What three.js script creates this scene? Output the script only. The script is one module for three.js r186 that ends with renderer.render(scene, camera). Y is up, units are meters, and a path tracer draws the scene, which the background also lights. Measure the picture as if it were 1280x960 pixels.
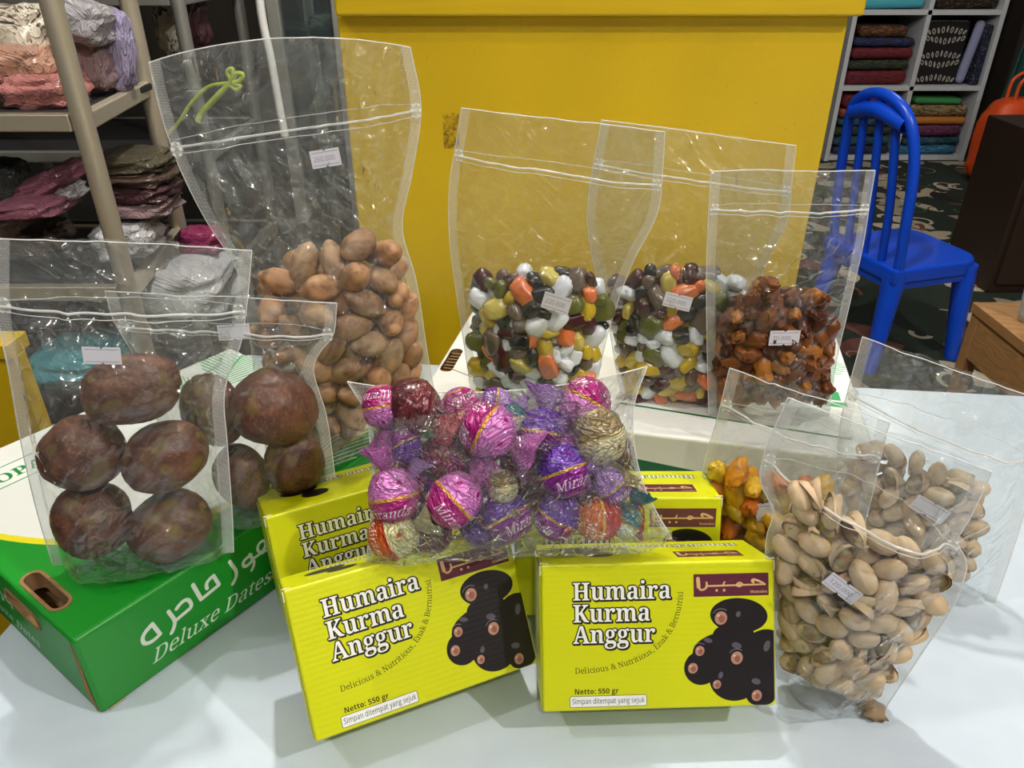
import * as THREE from 'three';
import { RoundedBoxGeometry } from 'three/addons/geometries/RoundedBoxGeometry.js';
import { mergeGeometries, mergeVertices } from 'three/addons/utils/BufferGeometryUtils.js';
import { RectAreaLightUniformsLib } from 'three/addons/lights/RectAreaLightUniformsLib.js';
import { Brush, Evaluator, SUBTRACTION } from 'three-bvh-csg';
import { createNoise3D } from 'simplex-noise';

// ---------------------------------------------------------------- camera, light, exposure
const T = 0.75;                                   // height of the table top
const scene = new THREE.Scene();
scene.background = new THREE.Color(0.004, 0.004, 0.005);
const camera = new THREE.PerspectiveCamera(53.13, 1280 / 960, 0.02, 40);
const PITCH = Math.PI / 6, EYE = new THREE.Vector3(0, T + 0.48, 0);
camera.position.copy(EYE); camera.rotation.x = -PITCH;
const renderer = new THREE.WebGLRenderer({ antialias: true });
renderer.toneMapping = THREE.LinearToneMapping;
renderer.toneMappingExposure = 0.52;
renderer.shadowMap.enabled = true;
RectAreaLightUniformsLib.init();
// ceiling bulbs of the shop: place, strength (the shadows on the table point away from these)
const CEIL = 2.95;
const BULBS = [
  [-0.03, -1.32, 15, 'bare white bulb hanging over the yellow counter'],
  [1.62, 0.36, 17, 'bare white bulb hanging right of the table'],
  [-1.25, -0.1, 6, 'bare white bulb hanging left of the table'],
  [0.1, 1.05, 6, 'bare white bulb hanging behind the viewer'],
  [1.9, -3.4, 5, 'bare white bulb hanging above the carpet'],
];
const TUBE = [-0.5, -0.35, 9];

// ---------------------------------------------------------------- helpers
function rng(seed) { let a = seed >>> 0; return () => { a = (a + 0x6d2b79f5) | 0; let t = Math.imul(a ^ (a >>> 15), 1 | a); t = (t + Math.imul(t ^ (t >>> 7), 61 | t)) ^ t; return ((t ^ (t >>> 14)) >>> 0) / 4294967296; }; }
const noise3 = createNoise3D(rng(7));
const V3 = (x, y, z) => new THREE.Vector3(x, y, z);
const clamp = (x, a = 0, b = 1) => Math.min(b, Math.max(a, x));
const smooth = (a, b, x) => { const t = clamp((x - a) / (b - a)); return t * t * (3 - 2 * t); };
const lerp = (a, b, t) => a + (b - a) * t;
const used = {};
function numbered(name) { const n = used[name] = (used[name] ?? -1) + 1; return n ? `${name}_${String(n).padStart(3, '0')}` : name; }
function shade(o) { o.castShadow = true; o.receiveShadow = true; return o; }
function part(name, geo, mat, parent) { const m = shade(new THREE.Mesh(geo, mat)); m.name = name; parent.add(m); return m; }
function tag(o, label, category, group) { o.userData.label = label; o.userData.category = category; if (group) o.userData.group = group; return o; }
function thing(name, label, category, pos = [0, 0, 0], turn = 0, group) {
  const g = new THREE.Group(); g.name = numbered(name); g.position.set(...pos); g.rotation.y = turn; scene.add(g); return tag(g, label, category, group);
}
function solo(name, geo, mat, label, category, group) { const m = part(numbered(name), geo, mat, scene); return tag(m, label, category, group); }
function struct(name, geo, mat) { const m = part(name, geo, mat, scene); m.userData.kind = 'structure'; m.userData.label = undefined; delete m.userData.label; return m; }
function copyOf(src, label, group) { const c = src.clone(); c.name = numbered(src.userData.kindName); scene.add(c); c.userData = { ...src.userData }; if (label) c.userData.label = label; if (group) c.userData.group = group; return c; }
const std = (o) => new THREE.MeshStandardMaterial(o), phy = (o) => new THREE.MeshPhysicalMaterial(o);
const box = (w, h, d, x = 0, y = 0, z = 0, r = 0.002, seg = 2) => new RoundedBoxGeometry(w, h, d, seg, Math.min(r, w / 2.01, h / 2.01, d / 2.01)).translate(x, y, z);
function tube(pts, r, seg = 24, rad = 8) { return new THREE.TubeGeometry(new THREE.CatmullRomCurve3(pts.map((p) => V3(...p))), seg, r, rad); }
function canvasTex(w, h, draw, color = true) {
  const c = document.createElement('canvas'); c.width = w; c.height = h; draw(c.getContext('2d'), w, h);
  const t = new THREE.CanvasTexture(c); if (color) t.colorSpace = THREE.SRGBColorSpace; t.wrapS = t.wrapT = THREE.RepeatWrapping; return t;
}
function dataTex(w, h, f, color = false) {
  const d = new Uint8Array(w * h * 4);
  for (let y = 0; y < h; y++) for (let x = 0; x < w; x++) { const v = f(x / w, y / h, x, y), i = (y * w + x) * 4; for (let c = 0; c < 3; c++) d[i + c] = clamp((Array.isArray(v) ? v[c] : v) * 255, 0, 255); d[i + 3] = 255; }
  const t = new THREE.DataTexture(d, w, h); t.magFilter = THREE.LinearFilter; t.wrapS = t.wrapT = THREE.RepeatWrapping; if (color) t.colorSpace = THREE.SRGBColorSpace; t.needsUpdate = true; return t;
}
// noise that tiles over u, v in 0..1
const tiled = (u, v, k, s) => { const a = u * 2 * Math.PI, b = v * 2 * Math.PI, r = k / (2 * Math.PI); return noise3(Math.cos(a) * r + s, Math.sin(a) * r + Math.cos(b) * r, Math.sin(b) * r - s); };

// a pixel of the 1280 x 960 photograph as a ray
const FPX = 960, cP = Math.cos(PITCH), sP = Math.sin(PITCH);
function ray(px, py) { const u = (px - 640) / FPX, v = (480 - py) / FPX; return V3(u, v * cP - sP, -v * sP - cP); }
function atY(px, py, y) { const d = ray(px, py); return d.multiplyScalar((y - EYE.y) / d.y).add(EYE); }
function atZ(px, py, z) { const d = ray(px, py); return d.multiplyScalar(z / d.z).add(EYE); }
// the plane of a standing bag: base point, right, up and front axes
function frame(px, py, y, yaw, lean) {
  const O = atY(px, py, y), u = V3(Math.cos(yaw), 0, -Math.sin(yaw)), b = V3(-Math.sin(yaw), 0, -Math.cos(yaw));
  const up = V3(0, Math.cos(lean), 0).addScaledVector(b, Math.sin(lean)), n = u.clone().cross(up);
  const M = new THREE.Matrix4().makeBasis(u, up, n).setPosition(O), Q = new THREE.Quaternion().setFromRotationMatrix(M);
  const uv = (x, yy, off = 0) => { const d = ray(x, yy), k = (off - EYE.clone().sub(O).dot(n)) / d.dot(n), p = EYE.clone().addScaledVector(d, k).sub(O); return [p.dot(u), p.dot(up)]; };
  const world = (a, b2, c) => V3(a, b2, c).applyMatrix4(M);
  const scale = (x, yy, off = 0) => { const [a, b2] = uv(x, yy, off), p = world(a, b2, off).sub(EYE); return (-p.y * sP - p.z * cP) / FPX; };   // metres per pixel there
  return { O, u, up, n, M, Q, uv, world, scale };
}

// ---------------------------------------------------------------- the room
const matWall = std({ color: 0x565049, roughness: 0.9 }), matCeil = std({ color: 0xa9a7a0, roughness: 0.95 });
struct('floor', box(7.4, 0.1, 8.4, 0.3, -0.05, -2.2), std({ color: 0x3a3836, roughness: 0.6 }));
struct('ceiling', box(7.4, 0.1, 8.4, 0.3, CEIL + 0.05, -2.2), matCeil);
struct('wall_back', box(7.4, CEIL, 0.1, 0.3, CEIL / 2, -5.65), std({ color: 0x39332e, roughness: 0.9 }));
struct('wall_front', box(7.4, CEIL, 0.1, 0.3, CEIL / 2, 2.0), matWall);
struct('wall_left', box(0.1, CEIL, 7.6, -3.1, CEIL / 2, -1.82), std({ color: 0x2d2a29, roughness: 0.9 }));
struct('wall_right', box(0.1, CEIL, 7.6, 3.75, CEIL / 2, -1.82), matWall);

// bulbs and one tube, all above the frame
const bulbGlow = std({ color: 0xffffff, emissive: new THREE.Color(1, 0.98, 0.94), emissiveIntensity: 6 }), white = std({ color: 0xf2f2f0, roughness: 0.5 });
for (const [x, z, power, label] of BULBS) {
  const g = thing('light_bulb', label, 'light bulb', [x, CEIL - 0.2, z], 0, 'ceiling bulbs of the shop');
  part('glass_bulb', new THREE.SphereGeometry(0.04, 20, 14), bulbGlow, g);
  part('socket', new THREE.CylinderGeometry(0.02, 0.024, 0.06, 16).translate(0, 0.07, 0), white, g);
  part('cord', new THREE.CylinderGeometry(0.004, 0.004, 0.1, 8).translate(0, 0.15, 0), white, g);
  const l = new THREE.PointLight(0xfffaf0, power); l.position.set(0, 0, 0); l.castShadow = true; l.shadow.radius = 1.8; l.name = 'bulb_light'; g.add(l);
}
{
  const g = thing('tube_light', 'white fluorescent tube fitting on the ceiling above the table', 'ceiling light', [TUBE[0], CEIL - 0.03, TUBE[1]], 0);
  part('batten', box(1.24, 0.03, 0.06, 0, 0.012, 0), white, g);
  part('glowing_tube', new THREE.CylinderGeometry(0.014, 0.014, 1.18, 12).rotateZ(Math.PI / 2).translate(0, -0.02, 0), std({ color: 0xffffff, emissive: new THREE.Color(0.96, 0.98, 1), emissiveIntensity: 5 }), g);
  const l = new THREE.RectAreaLight(0xf4f8ff, TUBE[2], 1.18, 0.04); l.position.set(0, -0.04, 0); l.rotation.x = -Math.PI / 2; l.name = 'tube_area_light'; g.add(l);
}

// ---------------------------------------------------------------- table
const TABLE_YAW = -0.11;
{
  const g = thing('white_table', 'glossy white table top carrying all the pouches and boxes', 'table', [0, 0, 0], TABLE_YAW);
  const speck = dataTex(256, 256, (u, v) => 0.5 + 0.3 * tiled(u, v, 14, 3) + 0.2 * tiled(u, v, 50, 9));
  const stain = dataTex(512, 512, (u, v) => { const n = tiled(u, v, 9, 20), s = 0.012 * n + 0.008 * tiled(u, v, 40, 4); return [0.765 + s, 0.812 + s, 0.868 + s]; }, true);
  const m = phy({ color: 0xffffff, map: stain, roughness: 0.27, bumpMap: speck, bumpScale: 0.0001, clearcoat: 0.3, clearcoatRoughness: 0.15 });
  const top = box(1.77, 0.03, 0.96, 0.43, T - 0.015, -0.388, 0.004); part('table_top', top, m, g);
  const leg = std({ color: 0x9a9da0, roughness: 0.4, metalness: 0.8 });
  for (const x of [-0.39, 1.25]) for (const z of [-0.8, 0.02]) part('leg', new THREE.CylinderGeometry(0.018, 0.018, T - 0.03, 14).translate(x, (T - 0.03) / 2, z), leg, g);
}

// ---------------------------------------------------------------- yellow counter and panel behind the table
const yellowPaint = () => {
  const wear = dataTex(512, 512, (u, v) => { const n = 0.5 + 0.5 * tiled(u, v, 5, 1), f = 0.5 + 0.5 * tiled(u, v, 40, 2), s = smooth(0.9, 0.97, tiled(u, v, 70, 6)) * 0.2; return [0.82 + 0.04 * n - s * 0.4, 0.675 + 0.035 * n + 0.01 * f - s * 0.45, 0.05 + 0.03 * f]; }, true);
  return std({ map: wear, roughness: 0.42 });
};
const yellowMat = yellowPaint();
{
  const zf = -1.0, L = atZ(431, 120, zf).x, R = atZ(1042, 120, zf).x, yLip = atZ(750, 19, zf).y;
  const g = thing('yellow_counter', 'tall yellow painted counter standing behind the pouches', 'counter', [(L + R) / 2, 0, zf]);
  const w = R - L;
  part('body', box(w, yLip, 0.42, 0, yLip / 2, -0.21, 0.003), yellowMat, g);
  part('top_slab', box(w + 0.008, 0.05, 0.46, 0.006, yLip + 0.025, -0.212, 0.004), yellowMat, g);
  // leftover of torn brown tape on the paint
  const a = atZ(553, 141, zf), b = atZ(575, 186, zf);
  const tape = canvasTex(64, 128, (c, W, H) => { c.clearRect(0, 0, W, H); const r = rng(4); for (let i = 0; i < 260; i++) { c.fillStyle = `rgba(${110 + r() * 30},${80 + r() * 22},${20 + r() * 10},${0.08 + r() * 0.16})`; const x = r() * W, y = r() ** 0.8 * H; c.beginPath(); c.ellipse(x, y, 2 + r() * 9, 1 + r() * 5, r() * 3, 0, 7); c.fill(); } });
  part('tape_residue', new THREE.PlaneGeometry(Math.abs(b.x - a.x), Math.abs(a.y - b.y)).translate((a.x + b.x) / 2 - (L + R) / 2, (a.y + b.y) / 2, 0.0006), std({ map: tape, transparent: true, roughness: 0.8 }), g);
}
{
  const zf = -1.0, R = atZ(34, 500, zf).x, top = atZ(10, 432, zf).y;
  const g = thing('yellow_bench', 'low yellow painted bench behind the green and white carton', 'bench', [R - 0.35, 0, zf]);
  part('end_panel', box(0.7, top - 0.024, 0.03, 0, (top - 0.024) / 2, -0.02), yellowMat, g);
  part('seat_board', box(0.7, 0.024, 0.05, 0, top - 0.012, -0.025), yellowMat, g);
}

// ---------------------------------------------------------------- flat date cartons (printed corrugated board)
const CSG = new Evaluator();
const kraft = std({ color: 0x8a6a45, roughness: 0.95 });
function stroke(c, pts, w, color, closed) { c.strokeStyle = color; c.lineWidth = w; c.lineJoin = 'round'; c.lineCap = 'round'; c.beginPath(); c.moveTo(...pts[0]); for (let i = 1; i < pts.length; i++) { const p = pts[i]; p.length === 2 ? c.lineTo(...p) : p.length === 4 ? c.quadraticCurveTo(...p) : c.bezierCurveTo(...p); } if (closed) c.closePath(); c.stroke(); }
function palm(c, x, y, ang, len, color, w = 7) {
  c.save(); c.translate(x, y); c.rotate(ang);
  stroke(c, [[0, 0], [len * 0.5, -len * 0.12, len, 0]], w, color);
  for (let i = 1; i < 13; i++) { const t = i / 13, bx = t * len, by = -4 * 0.06 * len * t * (1 - t), l = len * 0.5 * Math.sin(Math.PI * (0.15 + 0.8 * t)); for (const s of [-1, 1]) stroke(c, [[bx, by], [bx + l * 0.5, by + s * l * 0.5, bx + l * 0.85, by + s * l]], w * 0.8, color); }
  c.restore();
}
// the large script on the front flap, drawn stroke by stroke (x to the right, y down, about 1100 x 260)
function dateScript(c, color) {
  stroke(c, [[95, 130], [10, 150, 30, 215], [60, 250, 130, 225], [105, 120], [60, 140]], 26, color);            // round letter
  stroke(c, [[215, 110], [232, 180], [240, 230, 195, 270]], 26, color);
  stroke(c, [[235, 205], [330, 190], [370, 190, 352, 130], [330, 85, 265, 128]], 26, color);
  stroke(c, [[400, 40], [425, 175]], 28, color);
  stroke(c, [[425, 178], [560, 160], [540, 70], [470, 75, 480, 130]], 26, color);
  stroke(c, [[665, 45], [690, 130], [700, 185, 650, 220]], 26, color);
  stroke(c, [[820, 100], [740, 95, 752, 145], [775, 175, 825, 140], [810, 90]], 24, color);
  stroke(c, [[825, 140], [840, 180, 800, 215]], 22, color);
  stroke(c, [[830, 135], [890, 145, 930, 110], [960, 40, 895, 55], [850, 90, 900, 140], [1000, 140, 1040, 120], [1060, 60]], 22, color);
}
function scriptText(c, str, x, y, size, color) { c.save(); c.translate(x, y); c.transform(1, 0, -0.45, 1, 0, 0); c.fillStyle = color; c.font = `${size}px serif`; c.fillText(str, 0, 0); c.restore(); }
const GREEN = '#04881a', GREEN2 = '#0b7d22';
const fibre = (c, W, H, n, a, seed) => { const r = rng(seed); for (let i = 0; i < n; i++) { c.fillStyle = `rgba(${r() < 0.5 ? '0,0,0' : '255,255,255'},${a * r()})`; c.fillRect(r() * W, r() * H, 2 + r() * 40, 1 + r() * 2); } };
const LW = 0.281, LL = 0.325, BH = 0.075, S = 4000;
const leftTop = canvasTex(LL * S, LW * S, (c, W, H) => {
  c.fillStyle = '#e4e6e2'; c.fillRect(0, 0, W, H);
  const curve = (off) => { c.beginPath(); c.moveTo(0, H); for (let s = 0; s <= LL + 0.001; s += 0.005) c.lineTo(s * S, H - (0.025 + 0.165 * Math.exp(-s / 0.055) + off * (0.35 + Math.exp(-s / 0.08))) * S); c.lineTo(W, H); c.closePath(); c.fill(); };
  palm(c, 0.265 * S, 0.075 * S, -0.7, 300, '#22a35a', 8); palm(c, 0.2 * S, 0.05 * S, -0.3, 230, '#5bb86f', 6);
  c.fillStyle = '#dfd414'; curve(0.013); c.fillStyle = GREEN; curve(0);
  palm(c, 0.225 * S, H - 0.01 * S, -0.55, 330, '#e4e6e2', 7); palm(c, 0.245 * S, H - 0.03 * S, -1.0, 260, '#0b7a2a', 7);
  c.fillStyle = '#12813a'; c.font = 'bold 78px serif'; c.save(); c.translate(0.034 * S, H - 0.222 * S); c.fillText('ROPAST', 0, 0); c.restore();
  stroke(c, [[90, H - 0.214 * S], [520, H - 0.214 * S]], 5, '#12813a'); stroke(c, [[90, H - 0.247 * S], [560, H - 0.247 * S]], 5, '#12813a');
  fibre(c, W, H, 700, 0.03, 3);
});
const leftFront = canvasTex(1300, 300, (c, W, H) => {
  c.fillStyle = GREEN; c.fillRect(0, 0, W, H);
  c.save(); c.translate(150, 44); c.scale(0.49, 0.52); dateScript(c, '#dfe2da'); c.restore();
  scriptText(c, 'Deluxe Dates', 165, 250, 70, '#d9e4d4');
  c.fillStyle = '#c9a92a'; c.fillRect(600, 232, 520, 15);
  fibre(c, W, H, 300, 0.04, 8);
});
const leftSide = canvasTex(1124, 300, (c, W, H) => {
  c.fillStyle = GREEN; c.fillRect(0, 0, W, H);
  c.save(); c.translate(330, 70); c.scale(0.42, 0.42); dateScript(c, '#c9d8c9'); c.restore();
  scriptText(c, 'Deluxe Dates', 420, 255, 60, '#c9d8c9'); fibre(c, W, H, 300, 0.04, 9);
});
const rightTop = canvasTex(1800, 1040, (c, W, H) => {
  c.fillStyle = '#e6e8e6'; c.fillRect(0, 0, W, H);
  c.fillStyle = '#0f6b39'; c.save(); c.translate(830, 830); c.rotate(0.09); c.fillRect(0, 0, 900, 12); c.restore();
  c.fillStyle = '#1c9a58'; c.fillRect(1640, 560, 90, 70); c.fillRect(1640, 645, 110, 40); palm(c, 1500, 300, 0.5, 260, '#2ba866', 7);
  stroke(c, [[60, 700], [190, 760]], 5, '#4a4a44'); fibre(c, W, H, 700, 0.03, 5);
});
const rightFront = canvasTex(1800, 300, (c, W, H) => {
  c.fillStyle = '#dcdac6'; c.fillRect(0, 0, W, H);
  c.save(); c.translate(700, 96); c.rotate(0.1);
  c.fillStyle = '#0b5a2b'; c.fillRect(-900, 0, 1900, 62); c.fillRect(-900, 66, 1900, 46); c.fillRect(-900, 126, 1900, 20); c.restore();
  fibre(c, W, H, 500, 0.04, 6);
});
const plainSide = canvasTex(256, 128, (c, W, H) => { c.fillStyle = '#dfe0d8'; c.fillRect(0, 0, W, H); c.fillStyle = '#0b6a30'; c.fillRect(0, 90, W, 20); fibre(c, W, H, 60, 0.05, 2); });
const print = (map, r = 0.5) => phy({ map, roughness: r, clearcoat: 0.1, clearcoatRoughness: 0.2 });
function slotGeo(len, w, d) { const s = new THREE.Shape(), r = w / 2; s.moveTo(-len / 2 + r, -r); s.lineTo(len / 2 - r, -r); s.absarc(len / 2 - r, 0, r, -Math.PI / 2, Math.PI / 2); s.lineTo(-len / 2 + r, r); s.absarc(-len / 2 + r, 0, r, Math.PI / 2, Math.PI * 1.5); return new THREE.ExtrudeGeometry(s, { depth: d, bevelEnabled: false, curveSegments: 8 }); }
function flatCarton(label, corner, yaw, L, W, mats, slots) {
  const g = thing('date_carton', label, 'carton', [corner[0], T, corner[1]], yaw);
  let b = new Brush(new RoundedBoxGeometry(L, BH, W, 3, 0.0035).translate(L / 2, BH / 2, -W / 2), mats); b.updateMatrixWorld();
  for (const [geo, place] of slots) { const k = new Brush(geo, kraft); place(k); k.updateMatrixWorld(); b = CSG.evaluate(b, k, SUBTRACTION); }
  part('printed_box', b.geometry, b.material, g);
  return g;
}
const lf = print(leftFront), lt = print(leftTop), ls = print(leftSide);
const leftBox = flatCarton('flat green and white date carton with yellow stripe and white script on its side', [-0.293, -0.357], 0.93, LL, LW, [ls, ls, lt, kraft, lf, lf], [
  [slotGeo(0.052, 0.013, 0.08), (k) => { k.rotation.set(-Math.PI / 2, 0, Math.PI / 2); k.position.set(0.0125, BH - 0.068, -0.062); }],
  [slotGeo(0.05, 0.014, 0.07), (k) => { k.rotation.set(0, Math.PI / 2, 0); k.position.set(-0.01, BH - 0.022, -0.085); }],
]);
{ // rough torn board around the hand holes, and the open corner seam
  const ring = (len, w) => { const o = slotGeo(len, w, 0.0012), i = slotGeo(len - 0.005, w - 0.005, 0.004); i.translate(0, 0, -0.001); const A = new Brush(o, kraft), B = new Brush(i, kraft); A.updateMatrixWorld(); B.updateMatrixWorld(); return CSG.evaluate(A, B, SUBTRACTION).geometry; };
  const a = part('hand_hole_edge', ring(0.056, 0.017), kraft, leftBox); a.rotation.set(-Math.PI / 2, 0, Math.PI / 2); a.position.set(0.0125, BH - 0.0004, -0.062);
  const b = part('hand_hole_edge', ring(0.054, 0.018), kraft, leftBox); b.rotation.set(0, -Math.PI / 2, 0); b.position.set(0.0003, BH - 0.022, -0.085);
  const seam = tube([[0.0005, 0.002, -0.0045], [-0.0008, 0.02, -0.005], [-0.0004, 0.045, -0.0044], [0.0006, BH - 0.004, -0.005]], 0.0011, 20, 6); part('corner_seam', seam, kraft, leftBox);
  part('torn_corner', box(0.012, 0.0016, 0.001, 0.012, 0.001, 0.0002, 0.0004), std({ color: 0xb7a488, roughness: 1 }), leftBox);
}
const rt = print(rightTop), rf = print(rightFront), rs = print(plainSide);
const rightBox = flatCarton('flat white date carton with dark green stripes under the candy pebble pouches', [-0.1, -0.655], -0.21, 0.44, 0.26, [rs, rs, rt, kraft, rf, rf], [
  [slotGeo(0.055, 0.014, 0.08), (k) => { k.rotation.set(-Math.PI / 2, 0, Math.PI / 2); k.position.set(0.011, BH - 0.068, -0.105); }],
  [slotGeo(0.055, 0.014, 0.08), (k) => { k.rotation.set(-Math.PI / 2, 0, Math.PI / 2); k.position.set(0.016, BH - 0.068, -0.212); }],
]);
{ const wob = rng(12); for (const [x, z] of [[0.011, -0.105], [0.016, -0.212]]) for (let i = 0; i < 7; i++) part('torn_board', box(0.011 + wob() * 0.003, 0.0016, 0.0022, x, BH - 0.0035, z - 0.021 + i * 0.007, 0.0006), kraft, rightBox); }

// ---------------------------------------------------------------- small yellow cartons
const YEL = '#d0d404';
function grapes(c, W, H) {
  const X = (x) => ((x - 60) / 900) * W, Y = (y) => ((y - 330) / 560) * H, k = W / 900;
  const el = (x, y, a, b, r = 0) => { c.beginPath(); c.ellipse(X(x), Y(y), a * k, b * k, r, 0, 7); c.fill(); };
  c.fillStyle = '#171015';
  el(822, 540, 112, 68, 0.08); el(790, 680, 150, 82); el(672, 738, 66, 66, 0.3); el(800, 785, 96, 84, 0.1); el(925, 690, 92, 96, 0.2); el(915, 780, 90, 100); el(905, 850, 58, 42); el(800, 610, 80, 40); el(850, 740, 110, 80);
  for (const [x, y, a, b] of [[820, 535, 9, 12], [700, 632, 18, 9], [812, 655, 20, 12], [748, 768, 9, 14], [886, 795, 18, 12], [930, 660, 12, 22]]) { c.fillStyle = 'rgba(150,145,160,0.5)'; el(x, y, a, b, 0.3); }
  c.strokeStyle = 'rgba(170,165,180,0.55)'; c.lineWidth = 4 * k; for (const [x, y, r] of [[752, 548, 36], [668, 672, 30], [812, 700, 32]]) { c.beginPath(); c.arc(X(x), Y(y), r * k, -2.6, -0.9); c.stroke(); }
  for (const [x, y, r] of [[752, 548, 24], [668, 672, 18], [640, 738, 19], [812, 703, 23], [733, 803, 16], [888, 850, 20]]) { c.fillStyle = '#b3836f'; el(x, y, r, r * 1.1, 0.3); c.fillStyle = '#8f5a4b'; el(x + 2, y + 3, r * 0.5, r * 0.6); c.fillStyle = 'rgba(230,205,190,0.7)'; el(x - r * 0.4, y - r * 0.4, r * 0.25, r * 0.2); }
}
function crest(c, x, y, w, h) {
  c.fillStyle = '#5a1f33'; c.fillRect(x, y, w, h); c.save(); c.translate(x, y); c.scale(w / 300, h / 90);
  const q = '#d6ae74';
  stroke(c, [[18, 18], [20, 50]], 15, q); stroke(c, [[20, 50], [24, 66, 38, 62], [58, 56, 52, 34]], 8, q); stroke(c, [[50, 48], [285, 46]], 7, q);
  stroke(c, [[285, 46], [262, 30, 240, 26], [228, 30, 240, 38]], 9, q); stroke(c, [[172, 46], [182, 30, 196, 44], [186, 58, 172, 48]], 7, q); stroke(c, [[118, 47], [120, 38, 124, 34]], 7, q);
  c.fillStyle = q; for (const d of [92, 122]) { c.beginPath(); c.arc(d, 66, 5.5, 0, 7); c.fill(); }
  c.font = 'bold 15px serif'; c.fillText('Humaira', 226, 80); c.restore();
}
const faceTex = canvasTex(1440, 908, (c, W, H) => {
  c.fillStyle = YEL; c.fillRect(0, 0, W, H);
  c.save(); c.beginPath(); c.rect(0, 0, W, H); c.clip(); grapes(c, W, H); c.restore();
  crest(c, W * 0.652, H * 0.085, W * 0.325, H * 0.155);
  c.textBaseline = 'alphabetic';
  for (const [s, y, w] of [['Humaira', 0.245, 0.425], ['Kurma', 0.395, 0.335], ['Anggur', 0.54, 0.355]]) {
    c.font = 'bold 152px serif'; const k = (w * W) / c.measureText(s).width; c.save(); c.translate(W * 0.13, H * y); c.scale(k, 1.0);
    c.lineJoin = 'round'; c.lineWidth = 15; c.strokeStyle = '#14140a'; c.strokeText(s, 5, 5); c.strokeText(s, 0, 0); c.fillStyle = '#f4f4ee'; c.fillText(s, 0, 0); c.restore();
  }
  // line of text along a curve
  const P = [[0.134, 0.745], [0.585, 0.745], [0.607, 0.205]].map(([x, y]) => [x * W, y * H]), txt = 'Delicious & Nutritious, Enak & Bernutrisi';
  const bz = (t) => [0, 1].map((i) => (1 - t) ** 2 * P[0][i] + 2 * t * (1 - t) * P[1][i] + t * t * P[2][i]);
  c.font = '50px serif'; c.fillStyle = '#2c2c08'; let len = 0; const tab = [[0, 0]]; for (let i = 1; i <= 200; i++) { const a = bz((i - 1) / 200), b = bz(i / 200); len += Math.hypot(b[0] - a[0], b[1] - a[1]); tab.push([len, i / 200]); }
  const total = c.measureText(txt).width, k = len / total; let run = 0;
  for (const ch of txt) { const w = c.measureText(ch).width, s = (run + w / 2) * k, t = tab.find((e) => e[0] >= s)?.[1] ?? 1, p = bz(t), q = bz(Math.min(1, t + 0.01)), q0 = bz(Math.max(0, t - 0.01)); c.save(); c.translate(...p); c.rotate(Math.atan2(q[1] - q0[1], q[0] - q0[0])); c.scale(k, 1); c.fillText(ch, -w / 2, 0); c.restore(); run += w; }
  c.fillStyle = '#22220a'; c.font = 'bold 44px sans-serif'; c.fillText('Netto: 550 gr', W * 0.132, H * 0.885);
  c.fillStyle = '#f1f2ef'; c.strokeStyle = '#44441c'; c.lineWidth = 3; c.beginPath(); c.roundRect(W * 0.113, H * 0.9, W * 0.33, H * 0.075, 10); c.fill(); c.stroke();
  c.fillStyle = '#2a3050'; c.font = '45px sans-serif'; c.fillText('Simpan ditempat yang sejuk', W * 0.122, H * 0.952, W * 0.312);
});
const topTex = canvasTex(1024, 404, (c, W, H) => {
  c.fillStyle = YEL; c.fillRect(0, 0, W, H); c.fillStyle = '#171015'; c.beginPath(); c.ellipse(200, 150, 95, 60, 0, 0, 7); c.ellipse(270, 240, 70, 50, 0, 0, 7); c.fill();
  c.save(); c.translate(W, H); c.rotate(Math.PI); c.font = 'bold 66px serif'; c.lineWidth = 8; c.strokeStyle = '#14140a'; c.fillStyle = '#f4f4ee'; for (const [s, x, y] of [['Humaira', 70, 330], ['Kurma Anggur', 330, 330]]) { c.strokeText(s, x, y); c.fillText(s, x, y); } c.restore();
  crest(c, 620, 215, 300, 110);
});
const endTex = canvasTex(256, 404, (c, W, H) => { c.fillStyle = YEL; c.fillRect(0, 0, W, H); });
const ribs = dataTex(16, 256, (u, v) => 0.5 + 0.5 * Math.sin(v * Math.PI * 2 * 26));
const carton = (map) => phy({ map, roughness: 0.4, clearcoat: 0.3, clearcoatRoughness: 0.3, bumpMap: ribs, bumpScale: 0.00004 });
const yf = carton(faceTex), yt = carton(topTex), ye = carton(endTex);
const CW = 0.157, CH = 0.099, CD = 0.062, paper = std({ color: 0xd9d3b8, roughness: 0.9 });
function smallCarton(label, [x, y, z], yaw, lean) {
  const g = thing('sweets_carton', label, 'box');
  const u = V3(Math.cos(yaw), 0, -Math.sin(yaw)), b = V3(-Math.sin(yaw), 0, -Math.cos(yaw)), up = V3(0, Math.cos(lean), 0).addScaledVector(b, Math.sin(lean)), n = u.clone().cross(up);
  g.position.set(x, T + y, z); g.quaternion.setFromRotationMatrix(new THREE.Matrix4().makeBasis(u, up, n));
  part('printed_box', new RoundedBoxGeometry(CW, CH, CD, 3, 0.0018).translate(0, CH / 2, -CD / 2), [ye, ye, yt, ye, yf, yf], g);
  for (const s of [-1, 1]) {   // tuck flaps whose board ends show white at the corners
    part('tuck_flap', box(0.0008, CH * 0.94, CD * 0.9, s * (CW / 2 + 0.0005), CH / 2 - 0.001, -CD / 2, 0.0003), ye, g);
    part('flap_edge', mergeGeometries([box(0.006, 0.0009, 0.0016, s * (CW / 2 - 0.0022), CH + 0.0003, -0.0022, 0.0003).rotateY(0), box(0.0012, 0.007, 0.0012, s * (CW / 2 + 0.0004), CH - 0.0045, -0.002, 0.0004)]), paper, g);
  }
  return g;
}
smallCarton('yellow printed carton leaning back beside the pistachio pouches', [0.0993, 0.0335, -0.337], 0.034, 0.51);
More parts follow.
